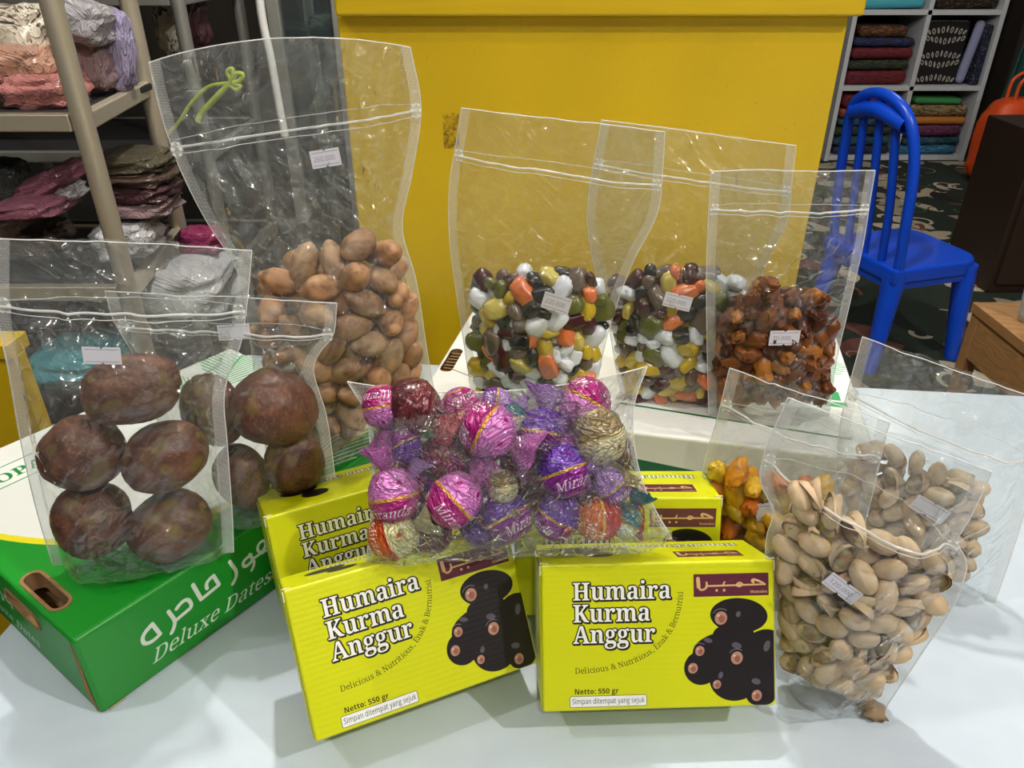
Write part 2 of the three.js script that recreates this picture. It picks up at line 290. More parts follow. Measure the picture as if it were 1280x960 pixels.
smallCarton('yellow printed carton set askew, leaning back by the green carton side', [-0.0535, 0.0355, -0.342], 0.411, 0.6);
{
  const lean = 0.3, y = CD * Math.sin(lean) + 0.0005, top = y + CH * Math.cos(lean);
  const back = (px, py, side, yaw, label) => { const p = atY(px, py, T + top), u = V3(Math.cos(yaw), 0, -Math.sin(yaw)), b = V3(-Math.sin(yaw), 0, -Math.cos(yaw)); p.addScaledVector(u, -side * CW / 2).addScaledVector(b, -CH * Math.sin(lean)); smallCarton(label, [p.x, y, p.z], yaw, lean); };
  back(903, 622, 1, 0.0, 'yellow printed carton half hidden behind the carton by the pistachios');
  back(331, 648, -1, 0.45, 'yellow printed carton half hidden between green carton and askew carton');
}

// ---------------------------------------------------------------- clear stand-up pouches
const crinkle = dataTex(512, 512, (u, v) => { const a = 1 - Math.abs(tiled(u, v, 7, 30)), b = 1 - Math.abs(tiled(u, v, 15, 40)), n = tiled(u, v, 30, 50); return clamp(0.15 + 0.45 * a ** 6 + 0.3 * b ** 8 + 0.06 * n); });
const filmMat = (transmission, bump, roughness = 0.06) => phy({ color: 0xf6f8f8, transmission, roughness, thickness: 0, ior: 1.5, side: THREE.DoubleSide, bumpMap: crinkle, bumpScale: bump });
const film = filmMat(0.975, 0.003), filmSoft = filmMat(0.97, 0.0025), filmBack = filmMat(0.91, 0.003), filmCrisp = filmMat(0.955, 0.011, 0.06);
const sealDots = dataTex(32, 32, (u, v) => { const a = Math.sin((u + v) * Math.PI * 4), b = Math.sin((u - v) * Math.PI * 4); return clamp(0.13 + 0.52 * smooth(0.1, 0.6, a * b)); });
const sealMat = phy({ color: 0xf4f4f2, roughness: 0.35, alphaMap: sealDots, transparent: true, side: THREE.DoubleSide });
const zipMat = phy({ color: 0xfafafa, roughness: 0.2, transmission: 0.55, thickness: 0, side: THREE.DoubleSide });
const edgeMat = phy({ color: 0xffffff, roughness: 0.25, transmission: 0.35, thickness: 0, side: THREE.DoubleSide });
const weldMat = phy({ color: 0xffffff, roughness: 0.5, alphaMap: sealDots, transparent: true, side: THREE.DoubleSide });
const uvMetres = (g, k) => { const a = g.attributes.uv; for (let i = 0; i < a.count; i++) a.setXY(i, a.getX(i) * k, a.getY(i) * k); return g; };
function grid(nu, nv, f) {
  const pos = [], uv = [], idx = [];
  for (let j = 0; j <= nv; j++) for (let i = 0; i <= nu; i++) { const p = f(i / nu, j / nv); pos.push(p[0], p[1], p[2]); uv.push(p[3] ?? i / nu, p[4] ?? j / nv); }
  for (let j = 0; j < nv; j++) for (let i = 0; i < nu; i++) { const a = j * (nu + 1) + i, b = a + 1, c = a + nu + 1, d = c + 1; idx.push(a, b, d, a, d, c); }
  const g = new THREE.BufferGeometry(); g.setAttribute('position', new THREE.Float32BufferAttribute(pos, 3)); g.setAttribute('uv', new THREE.Float32BufferAttribute(uv, 2)); g.setIndex(idx); g.computeVertexNormals(); return g;
}
function priceTex(txt) {
  return canvasTex(256, 140, (c, W, H) => { c.fillStyle = '#dcd9e4'; c.fillRect(0, 0, W, H); c.strokeStyle = '#7a7286'; c.lineWidth = 4; c.beginPath(); c.moveTo(14, 20); c.lineTo(W - 14, 20); c.moveTo(14, H - 20); c.lineTo(W - 14, H - 20); c.stroke(); c.fillStyle = '#8c8aa0'; c.font = '52px sans-serif'; c.fillText(txt, 24, 90, W - 50); });
}
const priceMats = {};
const priceMat = (txt) => (priceMats[txt] ??= std({ map: priceTex(txt), roughness: 0.7, side: THREE.DoubleSide }));
function stickerGeo(w, h) { // paper sticker with a notch in the middle of both long edges
  const s = new THREE.Shape(), n = w * 0.045; s.moveTo(-w / 2, -h / 2); s.lineTo(-n, -h / 2); s.lineTo(-n * 0.6, -h / 2 + n); s.lineTo(n * 0.6, -h / 2 + n); s.lineTo(n, -h / 2); s.lineTo(w / 2, -h / 2); s.lineTo(w / 2, h / 2); s.lineTo(n, h / 2); s.lineTo(n * 0.6, h / 2 - n); s.lineTo(-n * 0.6, h / 2 - n); s.lineTo(-n, h / 2); s.lineTo(-w / 2, h / 2);
  const g = new THREE.ExtrudeGeometry(s, { depth: 0.0002, bevelEnabled: false }); const p = g.attributes.position, a = g.attributes.uv; for (let i = 0; i < p.count; i++) a.setXY(i, p.getX(i) / w + 0.5, p.getY(i) / h + 0.5); return g;
}
function pouch(label, F, o) {
  const g = thing('clear_pouch', label, 'pouch'); g.position.copy(F.O); g.quaternion.copy(F.Q);
  const curve = (pts) => { const P = pts.map(([x, y]) => V3(...F.uv(x, y), 0)); return new THREE.CatmullRomCurve3(P, false, 'centripetal'); };
  const Lc = curve(o.left), Rc = curve(o.right), N = 48;
  const Lp = Lc.getSpacedPoints(N), Rp = Rc.getSpacedPoints(N);
  const side = (A, t) => { const k = clamp(t) * N, i = Math.min(N - 1, Math.floor(k)); return A[i].clone().lerp(A[i + 1], k - i); };
  const seal = o.seal ?? 0.008, seed = o.seed ?? 1, wr = (o.wrinkle ?? 0.0024) * 2.2, H = (Lp[N].y + Rp[N].y) / 2, hf = F.uv(...o.fillTop)[1];
  // half depth of the filled bag; above the fill it closes toward the mouth
  const depth = (e, v) => { const up = smooth(hf - 0.015, hf + (o.close ?? 0.07), v), low = smooth(-0.02, 0.03, v); return lerp(o.depth * (0.55 + 0.45 * low), o.puff ?? 0.006, up) * Math.sqrt(clamp(e / (o.round ?? 0.045))); };
  const bend = (s, t) => (o.curl ?? 0) * t * t + (o.twist ?? 0) * (s - 0.5) * t * t;
  const at = (s, t, dir) => {
    const a = side(Lp, t), b = side(Rp, t), w = b.x - a.x, u = lerp(a.x, b.x, s), v = lerp(a.y, b.y, s) + (o.bump ?? 0) * 4 * s * (1 - s) * t ** 10, e = Math.max(0, Math.min(s, 1 - s) * w - seal);
    const d = depth(e, v), k = smooth(0, 0.02, e), x = u * 16 + seed * 13, y = v * 16;
    const ridge = 1 - Math.abs(noise3(x * 1.3, y * 0.8, seed + dir * 5)), r2 = 1 - Math.abs(noise3(x * 2.7 + 4, y * 2.4, seed + dir * 9));
    const wv = wr * (noise3(x * 0.45, y * 0.45, seed + dir) * 1.4 + ridge ** 4 * 0.9 + r2 ** 5 * 0.5 - 0.4) * k;
    return [u, v, dir * (d + 0.0006 + Math.max(-d * 0.6, wv)) + bend(s, t) + (o.wave ?? 0) * Math.sin(s * 5 + seed) * t * t, u * (o.tile ?? 3.2), v * (o.tile ?? 3.2)];
  };
  const mat = o.mat ?? film, nu = 72, nv = 84;
  part('front_film', grid(nu, nv, (i, j) => at(i, j, 1)), mat, g);
  part('back_film', grid(nu, nv, (i, j) => at(i, j, -1)), filmBack, g);
  part('bottom_gusset', grid(24, 4, (i, j) => { const p = at(i, 0, 1), q = at(i, 0, -1); return [lerp(p[0], q[0], j), p[1] + 0.008 * Math.sin(j * Math.PI), lerp(p[2], q[2], j)]; }), filmSoft, g);
  for (const s of [0, 1]) part('side_seal', grid(3, 48, (i, j) => { const a = side(Lp, j), b = side(Rp, j), w = b.x - a.x, q = (i * seal) / w, k = s ? 1 - seal / w + q : q, p = at(k, j, 1); return [p[0], p[1], bend(k, j) + (o.wave ?? 0) * Math.sin(k * 5 + seed) * j * j + 0.0009, p[0] * 330, p[1] * 330]; }), sealMat, g);
  const tz = (A, [x, y]) => { const v = F.uv(x, y)[1]; let k = N; while (k > 1 && A[k].y > v) k--; return (k + (v - A[k].y) / Math.max(1e-5, A[Math.min(N, k + 1)].y - A[k].y)) / N; };
  if (o.zip) {
    const a = tz(Lp, o.zip[0]), b = tz(Rp, o.zip[1]), line = (off, dir) => { const P = []; for (let i = 0; i <= 24; i++) { const s = 0.02 + 0.96 * (i / 24), p = at(s, lerp(a, b, s) + off, dir); P.push([p[0], p[1], p[2] + dir * 0.0006]); } return P; };
    const z = part('zip_strip', tube(line(0, 1), 0.0009, 40, 6), zipMat, g); part('zip_track', tube(line(-0.014, 1), 0.0003, 40, 5), zipMat, z); part('zip_track', tube(line(0.014, -1), 0.0003, 40, 5), zipMat, z);
    for (const [A, t, s] of [[Lp, a, 0], [Rp, b, 1]]) { const p = side(A, t); part('zip_weld', new THREE.SphereGeometry(1, 14, 8).scale(0.0045, 0.006, 0.0009).translate(p.x + (s ? -0.0045 : 0.0045), p.y, bend(s, t) + 0.001), weldMat, g); }
  }
  { const P = []; for (let i = 0; i <= 24; i++) { const p = at(i / 24, 1, 1), q = at(i / 24, 1, -1); P.push([p[0], p[1], (p[2] + q[2]) / 2 + (o.open ?? 0)]); } part('mouth_edge', tube(P, 0.0004, 40, 5), edgeMat, g); }
  for (const [A, s] of [[Lp, 0], [Rp, 1]]) part('cut_edge', tube(Array.from({ length: 25 }, (_, j) => { const p = side(A, j / 24); return [p.x, p.y, bend(s, j / 24) + (o.wave ?? 0) * Math.sin(s * 5 + seed) * (j / 24) ** 2]; }), 0.0004, 48, 5), edgeMat, g);
  for (const [x, y, wpx, hpx, ang, txt] of o.labels ?? []) {
    const off0 = o.depth * 0.8, k = F.scale(x, y, off0); let [u, v] = F.uv(x, y, off0), best = null;
    for (let pass = 0; pass < 2; pass++) { best = null; for (let i = 0; i <= 60; i++) for (let j = 0; j <= 60; j++) { const p = at(i / 60, j / 60, 1), d = (p[0] - u) ** 2 + (p[1] - v) ** 2; if (!best || d < best.d) best = { d, n: p[2] }; } [u, v] = F.uv(x, y, best.n); }
    const m = part('price_label', stickerGeo(wpx * k, hpx * k), priceMat(txt), g); m.position.set(u, v, best.n + (o.stick ?? 0.0022)); m.rotation.z = (ang * Math.PI) / 180; m.userData.label = 'small white price sticker';
  }
  return { g, F, depth, at, Lp, Rp, side, o };
}
// particles settled inside a convex outline given in pixels
function pack(P, poly, r, n, seed, opt = {}) {
  const R = rng(seed), F = P.F, D = P.o.depth - 0.001, off = D * 0.5, Q = poly.map(([x, y]) => F.uv(x, y, off));
  const cx = Q.reduce((s, p) => s + p[0], 0) / Q.length, cy = Q.reduce((s, p) => s + p[1], 0) / Q.length;
  const E = Q.map((p, i) => { const q = Q[(i + 1) % Q.length], dx = q[0] - p[0], dy = q[1] - p[1], l = Math.hypot(dx, dy); let nx = -dy / l, ny = dx / l; if ((cx - p[0]) * nx + (cy - p[1]) * ny < 0) { nx = -nx; ny = -ny; } return [p[0], p[1], nx, ny]; });
  const xs = Q.map((p) => p[0]), ys = Q.map((p) => p[1]), pts = [];
  while (pts.length < n) { const x = lerp(Math.min(...xs), Math.max(...xs), R()), y = lerp(Math.min(...ys), Math.max(...ys), R()); if (E.every(([a, b, c, d]) => (x - a) * c + (y - b) * d > 0)) pts.push([x, y, (R() * 2 - 1) * D, r * lerp(opt.min ?? 0.9, opt.max ?? 1.1, R())]); }
  for (let it = 0; it < 160; it++) {
    for (let i = 0; i < n; i++) for (let j = i + 1; j < n; j++) { const a = pts[i], b = pts[j], dx = b[0] - a[0], dy = b[1] - a[1], dz = b[2] - a[2], m = a[3] + b[3], d2 = dx * dx + dy * dy + dz * dz; if (d2 < m * m) { const d = Math.sqrt(d2) + 1e-6, k = ((m - d) / d) * 0.42; a[0] -= dx * k; a[1] -= dy * k; a[2] -= dz * k; b[0] += dx * k; b[1] += dy * k; b[2] += dz * k; } }
    for (const p of pts) {
      p[1] -= opt.fall ?? 0.0003; p[2] += (opt.front ?? 0.0003); let e = 1;
      for (const [a, b, c, d] of E) { const s = (p[0] - a) * c + (p[1] - b) * d; e = Math.min(e, s); if (s < p[3] * 0.85) { p[0] += c * (p[3] * 0.85 - s); p[1] += d * (p[3] * 0.85 - s); } }
      const lim = Math.max(0.001, D * Math.sqrt(clamp((e + 0.004) / 0.045)) - p[3] * 0.75); p[2] = clamp(p[2], -lim * (opt.back ?? 1), lim);
    }
  }
  return pts;
}
function put(o, F, [u, v, n], q) { o.position.copy(F.world(u, v, n)); o.quaternion.copy(F.Q).multiply(q); return o; }
const randQ = (R) => new THREE.Quaternion(R() * 2 - 1, R() * 2 - 1, R() * 2 - 1, R() * 2 - 1).normalize();
// long axis mostly in the plane of the bag
const flatQ = (R, tilt = 0.5) => new THREE.Quaternion().setFromEuler(new THREE.Euler((R() - 0.5) * tilt, (R() - 0.5) * tilt, R() * Math.PI * 2, 'ZXY')).multiply(new THREE.Quaternion().setFromAxisAngle(V3(1, 0, 0), R() * 6.28));

// ---- contents: brown fruits
function lump(nu, nv, f) { return grid(nu, nv, (i, j) => { const th = i * Math.PI * 2, ph = j * Math.PI, d = [Math.sin(ph) * Math.cos(th), Math.cos(ph), Math.sin(ph) * Math.sin(th)]; const p = f(d, i, j); return [...p, i * 2, j]; }); }
function closed(g) { const h = g.clone(); h.deleteAttribute('uv'); h.deleteAttribute('normal'); const m = mergeVertices(h, 1e-6); m.computeVertexNormals(); return m; }
function paint(g, f) { const p = g.attributes.position, c = []; for (let i = 0; i < p.count; i++) c.push(...f(p.getX(i), p.getY(i), p.getZ(i))); g.setAttribute('color', new THREE.Float32BufferAttribute(c, 3)); return g; }
const mix3 = (a, b, t) => a.map((x, i) => lerp(x, b[i], clamp(t)));
const fruitGeos = [0, 1, 2, 3].map((k) => paint(closed(lump(110, 72, (d) => { const r = 1 + 0.05 * noise3(d[0] * 0.9 + k * 7, d[1] * 0.9, d[2] * 0.9) + 0.012 * noise3(d[0] * 4, d[1] * 4 + k, d[2] * 4), dent = 1 - 0.1 * Math.exp(-((1 - d[1]) * 14)); return [d[0] * r, d[1] * r * dent, d[2] * r]; })),
  (x, y, z) => { const n = noise3(x * 1.6 + k * 3, y * 1.6, z * 1.6), f = noise3(x * 13, y * 13, z * 13 + k), s = smooth(0.45, 0.7, noise3(x * 1.1 + 9, y * 1.1 + k * 5, z * 1.1)); let c = mix3([0.07, 0.023, 0.014], [0.155, 0.058, 0.034], 0.5 + 0.5 * n); c = mix3(c, [0.25, 0.13, 0.07], smooth(0.05, 0.9, f) * 0.6); c = mix3(c, [0.04, 0.014, 0.01], smooth(0.35, 0.8, noise3(x * 6 + 5, y * 6, z * 6 + k)) * 0.5); return mix3(c, [0.16, 0.1, 0.03], s * 0.8); }));
const fruitMat = phy({ vertexColors: true, roughness: 0.5, clearcoat: 0.15, clearcoatRoughness: 0.5 }), stemMat = std({ color: 0x5a3a1e, roughness: 0.9 });
function fruit(F, [px, py, a, b, ang, n], k, label, group) {
  const g = thing('brown_fruit', label, 'fruit', [0, 0, 0], 0, group), s = F.scale(px, py, n), [u, v] = F.uv(px, py, n);
  const body = part('flesh_body', fruitGeos[k % 4], fruitMat, g); body.scale.set(b * s, a * s, b * s * 1.02);
  part('stem_scar', new THREE.CylinderGeometry(0.0035, 0.0048, 0.003, 10).translate(0, a * s * 0.915, 0), stemMat, g);
  put(g, F, [u, v, n], new THREE.Quaternion().setFromEuler(new THREE.Euler(0.25 * Math.sin(k * 3), 0.8 * k, ((ang - 90) * Math.PI) / 180, 'ZXY')));
}
const FA = frame(178, 706, T + BH, 0.16, 0.1), FB = frame(335, 640, T + BH, 0.2, 0.12);
const bagA = pouch('clear zip pouch of round brown fruits on the green carton corner', FA, { left: [[66, 706], [46, 640], [26, 560], [8, 470], [-8, 400], [-14, 303]], right: [[292, 690], [290, 640], [284, 560], [280, 490], [300, 430], [306, 390], [312, 318]], zip: [[0, 386], [306, 393]], fillTop: [170, 445], depth: 0.036, seed: 3, close: 0.05, labels: [[129, 443, 45, 23, -6, '']], curl: -0.01 });
const fruitSaysA = ['wide oval brown fruit topping the pile, under the price sticker', 'brown fruit with pale side below the topmost one, by the pouch edge', 'brown fruit with olive patch in the middle of the corner pouch', 'upright reddish brown fruit at the pouch bottom by the hand hole', 'tilted brown fruit at the pouch bottom above the white script'];
for (const [i, f] of [[165, 487, 62, 44, 8, 0.006], [104, 566, 53, 46, 20, 0.004], [206, 571, 56, 43, 25, 0.006], [115, 649, 50, 45, 80, 0.004], [212, 656, 53, 43, 25, 0.0]].entries()) fruit(FA, f, i, fruitSaysA[i], 'fruits in the carton corner pouch');
const bagB = pouch('clear zip pouch of brown fruits between fruit pouch and tall pecan pouch', FB, { left: [[232, 640], [205, 560], [185, 480], [165, 440], [142, 400], [131, 364]], right: [[424, 640], [418, 590], [408, 520], [392, 460], [400, 440], [416, 420], [421, 379]], zip: [[150, 408], [412, 418]], fillTop: [320, 470], depth: 0.033, seed: 8, close: 0.05, labels: [[293, 414, 40, 21, -2, '']], bump: 0 });
const fruitSaysB = ['brown fruit partly hidden behind the other fruit pouch', 'large round brown fruit topping the pouch by the pecans', 'brown fruit with olive side low in the pouch by the pecans', 'dark brown fruit low between the two fruit pouches'];
for (const [i, f] of [[266, 513, 50, 36, 105, -0.002], [342, 510, 54, 47, 150, 0.006], [368, 577, 44, 36, 80, 0.004], [302, 596, 46, 32, 100, 0]].entries()) fruit(FB, f, i + 2, fruitSaysB[i], 'fruits in the pouch by the pecans');

// ---- contents: pecans in the shell
const FC = frame(438, 560, T + BH, 0.22, 0.05);
const bagC = pouch('tall clear zip pouch of pecans beside the yellow counter', FC, { left: [[335, 575], [322, 500], [312, 420], [296, 340], [258, 280], [224, 215], [200, 150], [182, 80]], right: [[545, 500], [534, 440], [520, 350], [503, 285], [516, 215], [527, 135], [514, 60]], zip: [[216, 187], [526, 138]], fillTop: [430, 310], depth: 0.042, seed: 5, close: 0.08, wrinkle: 0.005, puff: 0.014, bump: 0.012, labels: [[407, 197, 37, 22, 6, '260.000']], wave: 0.012, mat: filmMat(0.955, 0.006) });
const pecanGeo = [0, 1, 2].map((k) => paint(closed(lump(20, 18, (d) => { const y = d[1], t = 1 - 0.1 * smooth(0.3, 1, y), slit = Math.exp(-(((Math.atan2(d[2], d[0]) - 0.6 + k) / 0.16) ** 2)) * (1 - y * y) * (k ? 0.08 : 0.16); const r = (1 - slit) * t * (1 + 0.05 * noise3(d[0] * 1.5 + k * 4, y * 1.5, d[2] * 1.5)); return [d[0] * 0.0108 * r, y * 0.0175 * (1 + 0.07 * Math.abs(y) ** 6), d[2] * 0.0108 * r]; })),
  (x, y, z) => { const n = noise3(x * 90 + k * 5, y * 40, z * 90), st = noise3(x * 320, y * 90, z * 320 + k), q = Math.hypot(x, z) / 0.0108; let c = mix3([0.3, 0.165, 0.085], [0.54, 0.345, 0.2], 0.5 + 0.5 * n); c = mix3(c, [0.1, 0.045, 0.025], smooth(0.3, 0.8, st) * 0.55); c = mix3(c, [0.5, 0.32, 0.18], smooth(0.011, 0.018, y) * 0.5); return mix3([0.06, 0.025, 0.012], c, smooth(0.55, 0.85, q) + smooth(0.012, 0.015, Math.abs(y))); }));
const pecanMats = [[1, 1, 1], [1.15, 1.0, 0.9], [0.82, 0.74, 0.7]].map(([r, g, b]) => { const m = std({ vertexColors: true, roughness: 0.55 }); m.color.setRGB(r, g, b); return m; });
{
  const R = rng(21), spots = pack(bagC, [[318, 400], [335, 345], [385, 312], [455, 290], [497, 300], [512, 370], [528, 455], [530, 500], [440, 545], [345, 560]], 0.0122, 112, 31, { front: 0.0005 });
  for (const [u, v, n] of spots) { const pg = Math.floor(R() * 3), pm = Math.floor(R() * 3), m = solo('pecan', pecanGeo[pg], pecanMats[pm], `${['mid-brown', 'tan', 'dark brown'][pm]} ${['deeply cracked', 'smooth', 'slightly cracked'][pg]} pecan in the tall pouch`, 'nut', `${['mid-brown', 'tan', 'dark'][pm]} ${['deeply cracked', 'smooth', 'slightly cracked'][pg]} pecans in the tall pouch`); put(m, FC, [u, v, n], flatQ(R, 1.4)); const s = 0.9 + R() * 0.2; m.scale.setScalar(s); }
}

// ---- contents: candy pebbles
const FD = frame(662, 503, T + BH, -0.2, 0.03), FE = frame(850, 499, T + BH, -0.2, 0.05);
const bagD = pouch('clear zip pouch of candy pebbles beside the carton hand holes', FD, { left: [[590, 496], [580, 430], [571, 370], [562, 300], [562, 230], [570, 180], [577, 135]], right: [[742, 510], [752, 450], [768, 390], [790, 330], [822, 265], [828, 215], [831, 165]], zip: [[572, 194], [828, 232]], fillTop: [670, 352], depth: 0.028, seed: 11, labels: [[696, 378, 35, 22, -14, '220.000']], wrinkle: 0.0018 });
const bagE = pouch('clear zip pouch of candy pebbles standing behind the raisin pouch', FE, { left: [[778, 500], [768, 450], [758, 390], [742, 330], [734, 270], [742, 205], [752, 150]], right: [[925, 508], [928, 450], [938, 390], [958, 330], [984, 275], [990, 225], [995, 182]], zip: [[744, 205], [988, 240]], fillTop: [850, 342], depth: 0.026, seed: 14, labels: [[847, 376, 34, 19, -10, '220.000']], wrinkle: 0.0018 });
const pebbleGeo = Array.from({ length: 9 }, (_, k) => { const R = rng(50 + k), ax = [1.15 + R() * 0.45, 0.85 + R() * 0.2, 0.7 + R() * 0.25], e = 0.62 + R() * 0.3; return closed(lump(16, 12, (d) => { const q = d.map((x) => Math.sign(x) * Math.abs(x) ** e), r = 1 + 0.12 * noise3(d[0] * 1.2 + k * 5, d[1] * 1.2, d[2] * 1.2), c = 0.0078 / (0.55 + e * 0.5); return [q[0] * ax[0] * r * c, q[1] * ax[1] * r * c, q[2] * ax[2] * r * c]; })); });
const pebbleCols = [['white', '#dfe2ec', 7], ['yellow', '#c2a52a', 4], ['orange', '#dd7643', 3], ['maroon', '#451820', 3], ['black', '#15161d', 4], ['grey-brown', '#6b5a50', 4], ['olive', '#5c5f2c', 2], ['pale yellow', '#cdb95a', 2]].map(([n, c, w]) => [n, phy({ color: c, roughness: 0.32, clearcoat: 0.5, clearcoatRoughness: 0.2 }), w]);
function pebbles(P, poly, n, seed, where, group) {
  const R = rng(seed), bag = pebbleCols.flatMap((c, i) => Array(c[2]).fill(i));
  for (const [u, v, w, r] of pack(P, poly, 0.0071, n, seed + 1, { min: 0.7, max: 1.35, front: 0.0003, back: -0.15, fall: 0.0001 })) { const [name, mat] = pebbleCols[bag[Math.floor(R() * bag.length)]]; const m = solo('candy_pebble', pebbleGeo[Math.floor(R() * 9)], mat, `${name} candy pebble in the pouch ${where}`, 'candy', `${name} pebbles ${group}`); m.scale.setScalar((r / 0.0071) * 0.99); put(m, P.F, [u, v, w], flatQ(R, 0.9)); }
}
pebbles(bagD, [[588, 350], [640, 342], [700, 340], [752, 350], [756, 400], [746, 450], [734, 500], [594, 496]], 150, 61, 'by the carton hand holes', 'in the pouch by the hand holes');
pebbles(bagE, [[765, 355], [800, 338], [870, 338], [928, 350], [926, 420], [918, 506], [790, 502], [768, 440]], 150, 71, 'behind the raisin pouch', 'in the pouch behind the raisins');

// ---- contents: raisins
const raisinGeo = [0, 1, 2, 3].map((k) => closed(lump(18, 14, (d) => { const r = 1 + 0.13 * noise3(d[0] * 1.2 + k * 5, d[1] * 1.2, d[2] * 1.2) - 0.24 * Math.abs(noise3(d[0] * 3.6, d[1] * 1.8 + k * 3, d[2] * 3.6)); return [d[0] * r * 0.0075, d[1] * r * 0.0135, d[2] * r * 0.0065]; })));
const amber = (c, a) => phy({ color: c, roughness: 0.34, transmission: 0.35, thickness: 0.006, attenuationColor: new THREE.Color(a), attenuationDistance: 0.007, ior: 1.4, clearcoat: 0.2 });
const brownRaisin = [amber('#c47c34', '#a85212'), amber('#7d431c', '#6a260a'), amber('#5a2a14', '#42160a'), amber('#935220', '#7a340c')];
const goldRaisin = [amber('#f0bc28', '#e8a018'), amber('#ea9c20', '#e07c10'), amber('#d87420', '#c8520e'), amber('#f2cc40', '#ecb424')];
const tone = (mats, names, R, label, group) => { const k = Math.floor(R() * 4); return [mats[k], `${names[k]} ${label}`, 'raisin', `${names[k]} ${group}`]; };
const FF = frame(966, 520, T + BH, 0.0, 0.04);
const bagF = pouch('clear zip pouch of brown raisins on the white carton end', FF, { left: [[886, 520], [884, 440], [883, 340], [885, 280], [889, 214]], right: [[1036, 520], [1046, 450], [1062, 380], [1080, 300], [1087, 255], [1094, 213]], zip: [[886, 262], [1087, 262]], fillTop: [970, 355], depth: 0.027, stick: 0.006, seed: 17, labels: [[978, 419, 37, 20, 1, '70.000']] });
{
  const R = rng(81), pts = [...pack(bagF, [[903, 412], [922, 384], [960, 366], [1032, 372], [1044, 415], [1036, 502], [903, 506]], 0.0069, 165, 82, { back: 0.1, fall: 0.0001 }), ...[[948, 360], [940, 372], [955, 352], [990, 370], [1010, 372], [962, 364], [928, 386]].map(([x, y], i) => [...FF.uv(x, y, 0.006), 0.006 + 0.004 * (i % 3)])];
  for (const p of pts) put(Object.assign(solo('brown_raisin', raisinGeo[Math.floor(R() * 4)], ...tone(brownRaisin, ['amber', 'brown', 'dark', 'tawny'], R, 'sticky raisin in the pouch on the white carton', 'raisins in the white carton pouch'))), FF, p, flatQ(R, 1.2)).scale.setScalar(1.02 + R() * 0.3);
}
const FG = frame(985, 748, T, -0.36, 0.06);
const bagG = pouch('clear zip pouch of golden raisins tucked behind the pistachio pouch', FG, { left: [[880, 705], [876, 640], [880, 580], [896, 525], [912, 460]], right: [[1062, 780], [1072, 690], [1090, 620], [1100, 575], [1112, 528]], zip: [[900, 505], [1102, 572]], fillTop: [930, 580], depth: 0.026, seed: 19, mat: filmSoft, labels: [[957, 640, 24, 30, 20, '']] });
{
  const R = rng(91), pts = pack(bagG, [[884, 600], [910, 548], [960, 552], [1040, 610], [1040, 760], [960, 740], [888, 700]], 0.0082, 95, 92);
  for (const p of pts) put(solo('golden_raisin', raisinGeo[Math.floor(R() * 4)], ...tone(goldRaisin, ['yellow', 'orange', 'reddish', 'golden'], R, 'raisin in the pouch behind the pistachios', 'raisins behind the pistachios')), FG, p, flatQ(R, 1.2)).scale.setScalar(1.05 + R() * 0.3);
}

// ---- contents: pistachios, two shell halves ajar around a kernel
const PA = 0.0098, PB = 0.0064;
const halfShell = (open) => { const sheet = (k, flip) => { const g = grid(14, 7, (i, j) => { const a = i * Math.PI, ph = j * Math.PI; const d = [Math.cos(ph), Math.sin(ph) * Math.sin(a), Math.sin(ph) * Math.cos(a)]; const ridge = 1 + 0.02 * noise3(d[0] * 3, d[1] * 3, d[2] * 3); return [d[0] * PA * k * ridge * (1 + 0.04 * d[0]), d[1] * PB * k * ridge, d[2] * PB * k * 0.96]; }); if (flip) { const x = g.index.array; for (let i = 0; i < x.length; i += 3) [x[i], x[i + 1]] = [x[i + 1], x[i]]; g.computeVertexNormals(); } return g; }; const g = mergeGeometries([sheet(1, true), sheet(0.9, false)]); g.translate(PA, 0, 0).rotateZ(open).translate(-PA, 0, 0); return paint(g, (x, y, z) => mix3(mix3([0.5, 0.36, 0.22], [0.66, 0.52, 0.36], 0.5 + 0.5 * noise3(x * 160, y * 160, z * 160)), [0.36, 0.23, 0.13], smooth(0.0065, 0.0095, x) * 0.55)); };
const shellUp = [0.02, 0.14, 0.3].map((o) => halfShell(-o)), shellDown = [0.02, 0.14, 0.3].map((o) => halfShell(-o).rotateX(Math.PI));
const kernelGeo = paint(closed(lump(14, 10, (d) => [d[0] * PA * 0.84, d[1] * PB * 0.72, d[2] * PB * 0.8])), (x, y, z) => mix3([0.26, 0.13, 0.08], [0.33, 0.3, 0.1], 0.5 + 0.9 * noise3(x * 170, y * 170, z * 170)));
const shellMats = [[1, 1, 1], [0.93, 0.88, 0.82], [1.06, 1.02, 0.95]].map(([r, g, b]) => { const m = std({ vertexColors: true, roughness: 0.6, side: THREE.DoubleSide }); m.color.setRGB(r, g, b); return m; }), kernelMat = std({ vertexColors: true, roughness: 0.7 });
const pistProto = [0, 1, 2].flatMap((k) => shellMats.map((mat) => { const g = new THREE.Group(); part('shell_half', shellUp[k], mat, g); part('shell_half', shellDown[k], mat, g); part('kernel', kernelGeo, kernelMat, g); return g; }));
function pistachios(P, pts, seed, label, group) { const R = rng(seed); for (const p of pts) { const q = Math.min(8, Math.floor(R() ** 1.4 * 9)), how = ['nearly closed', 'slightly split', 'wide open'][Math.floor(q / 3)], tone = ['cream', 'tan', 'pale'][q % 3], c = pistProto[q].clone(); c.name = numbered('pistachio'); scene.add(c); tag(c, `${how} ${tone} ${label}`, 'nut', `${how} ${tone} ${group}`); put(c, P.F, p, flatQ(R, 1.3)); c.scale.setScalar(1.08 + R() * 0.24); } }
const FI = frame(1180, 738, T, -0.38, 0.1);
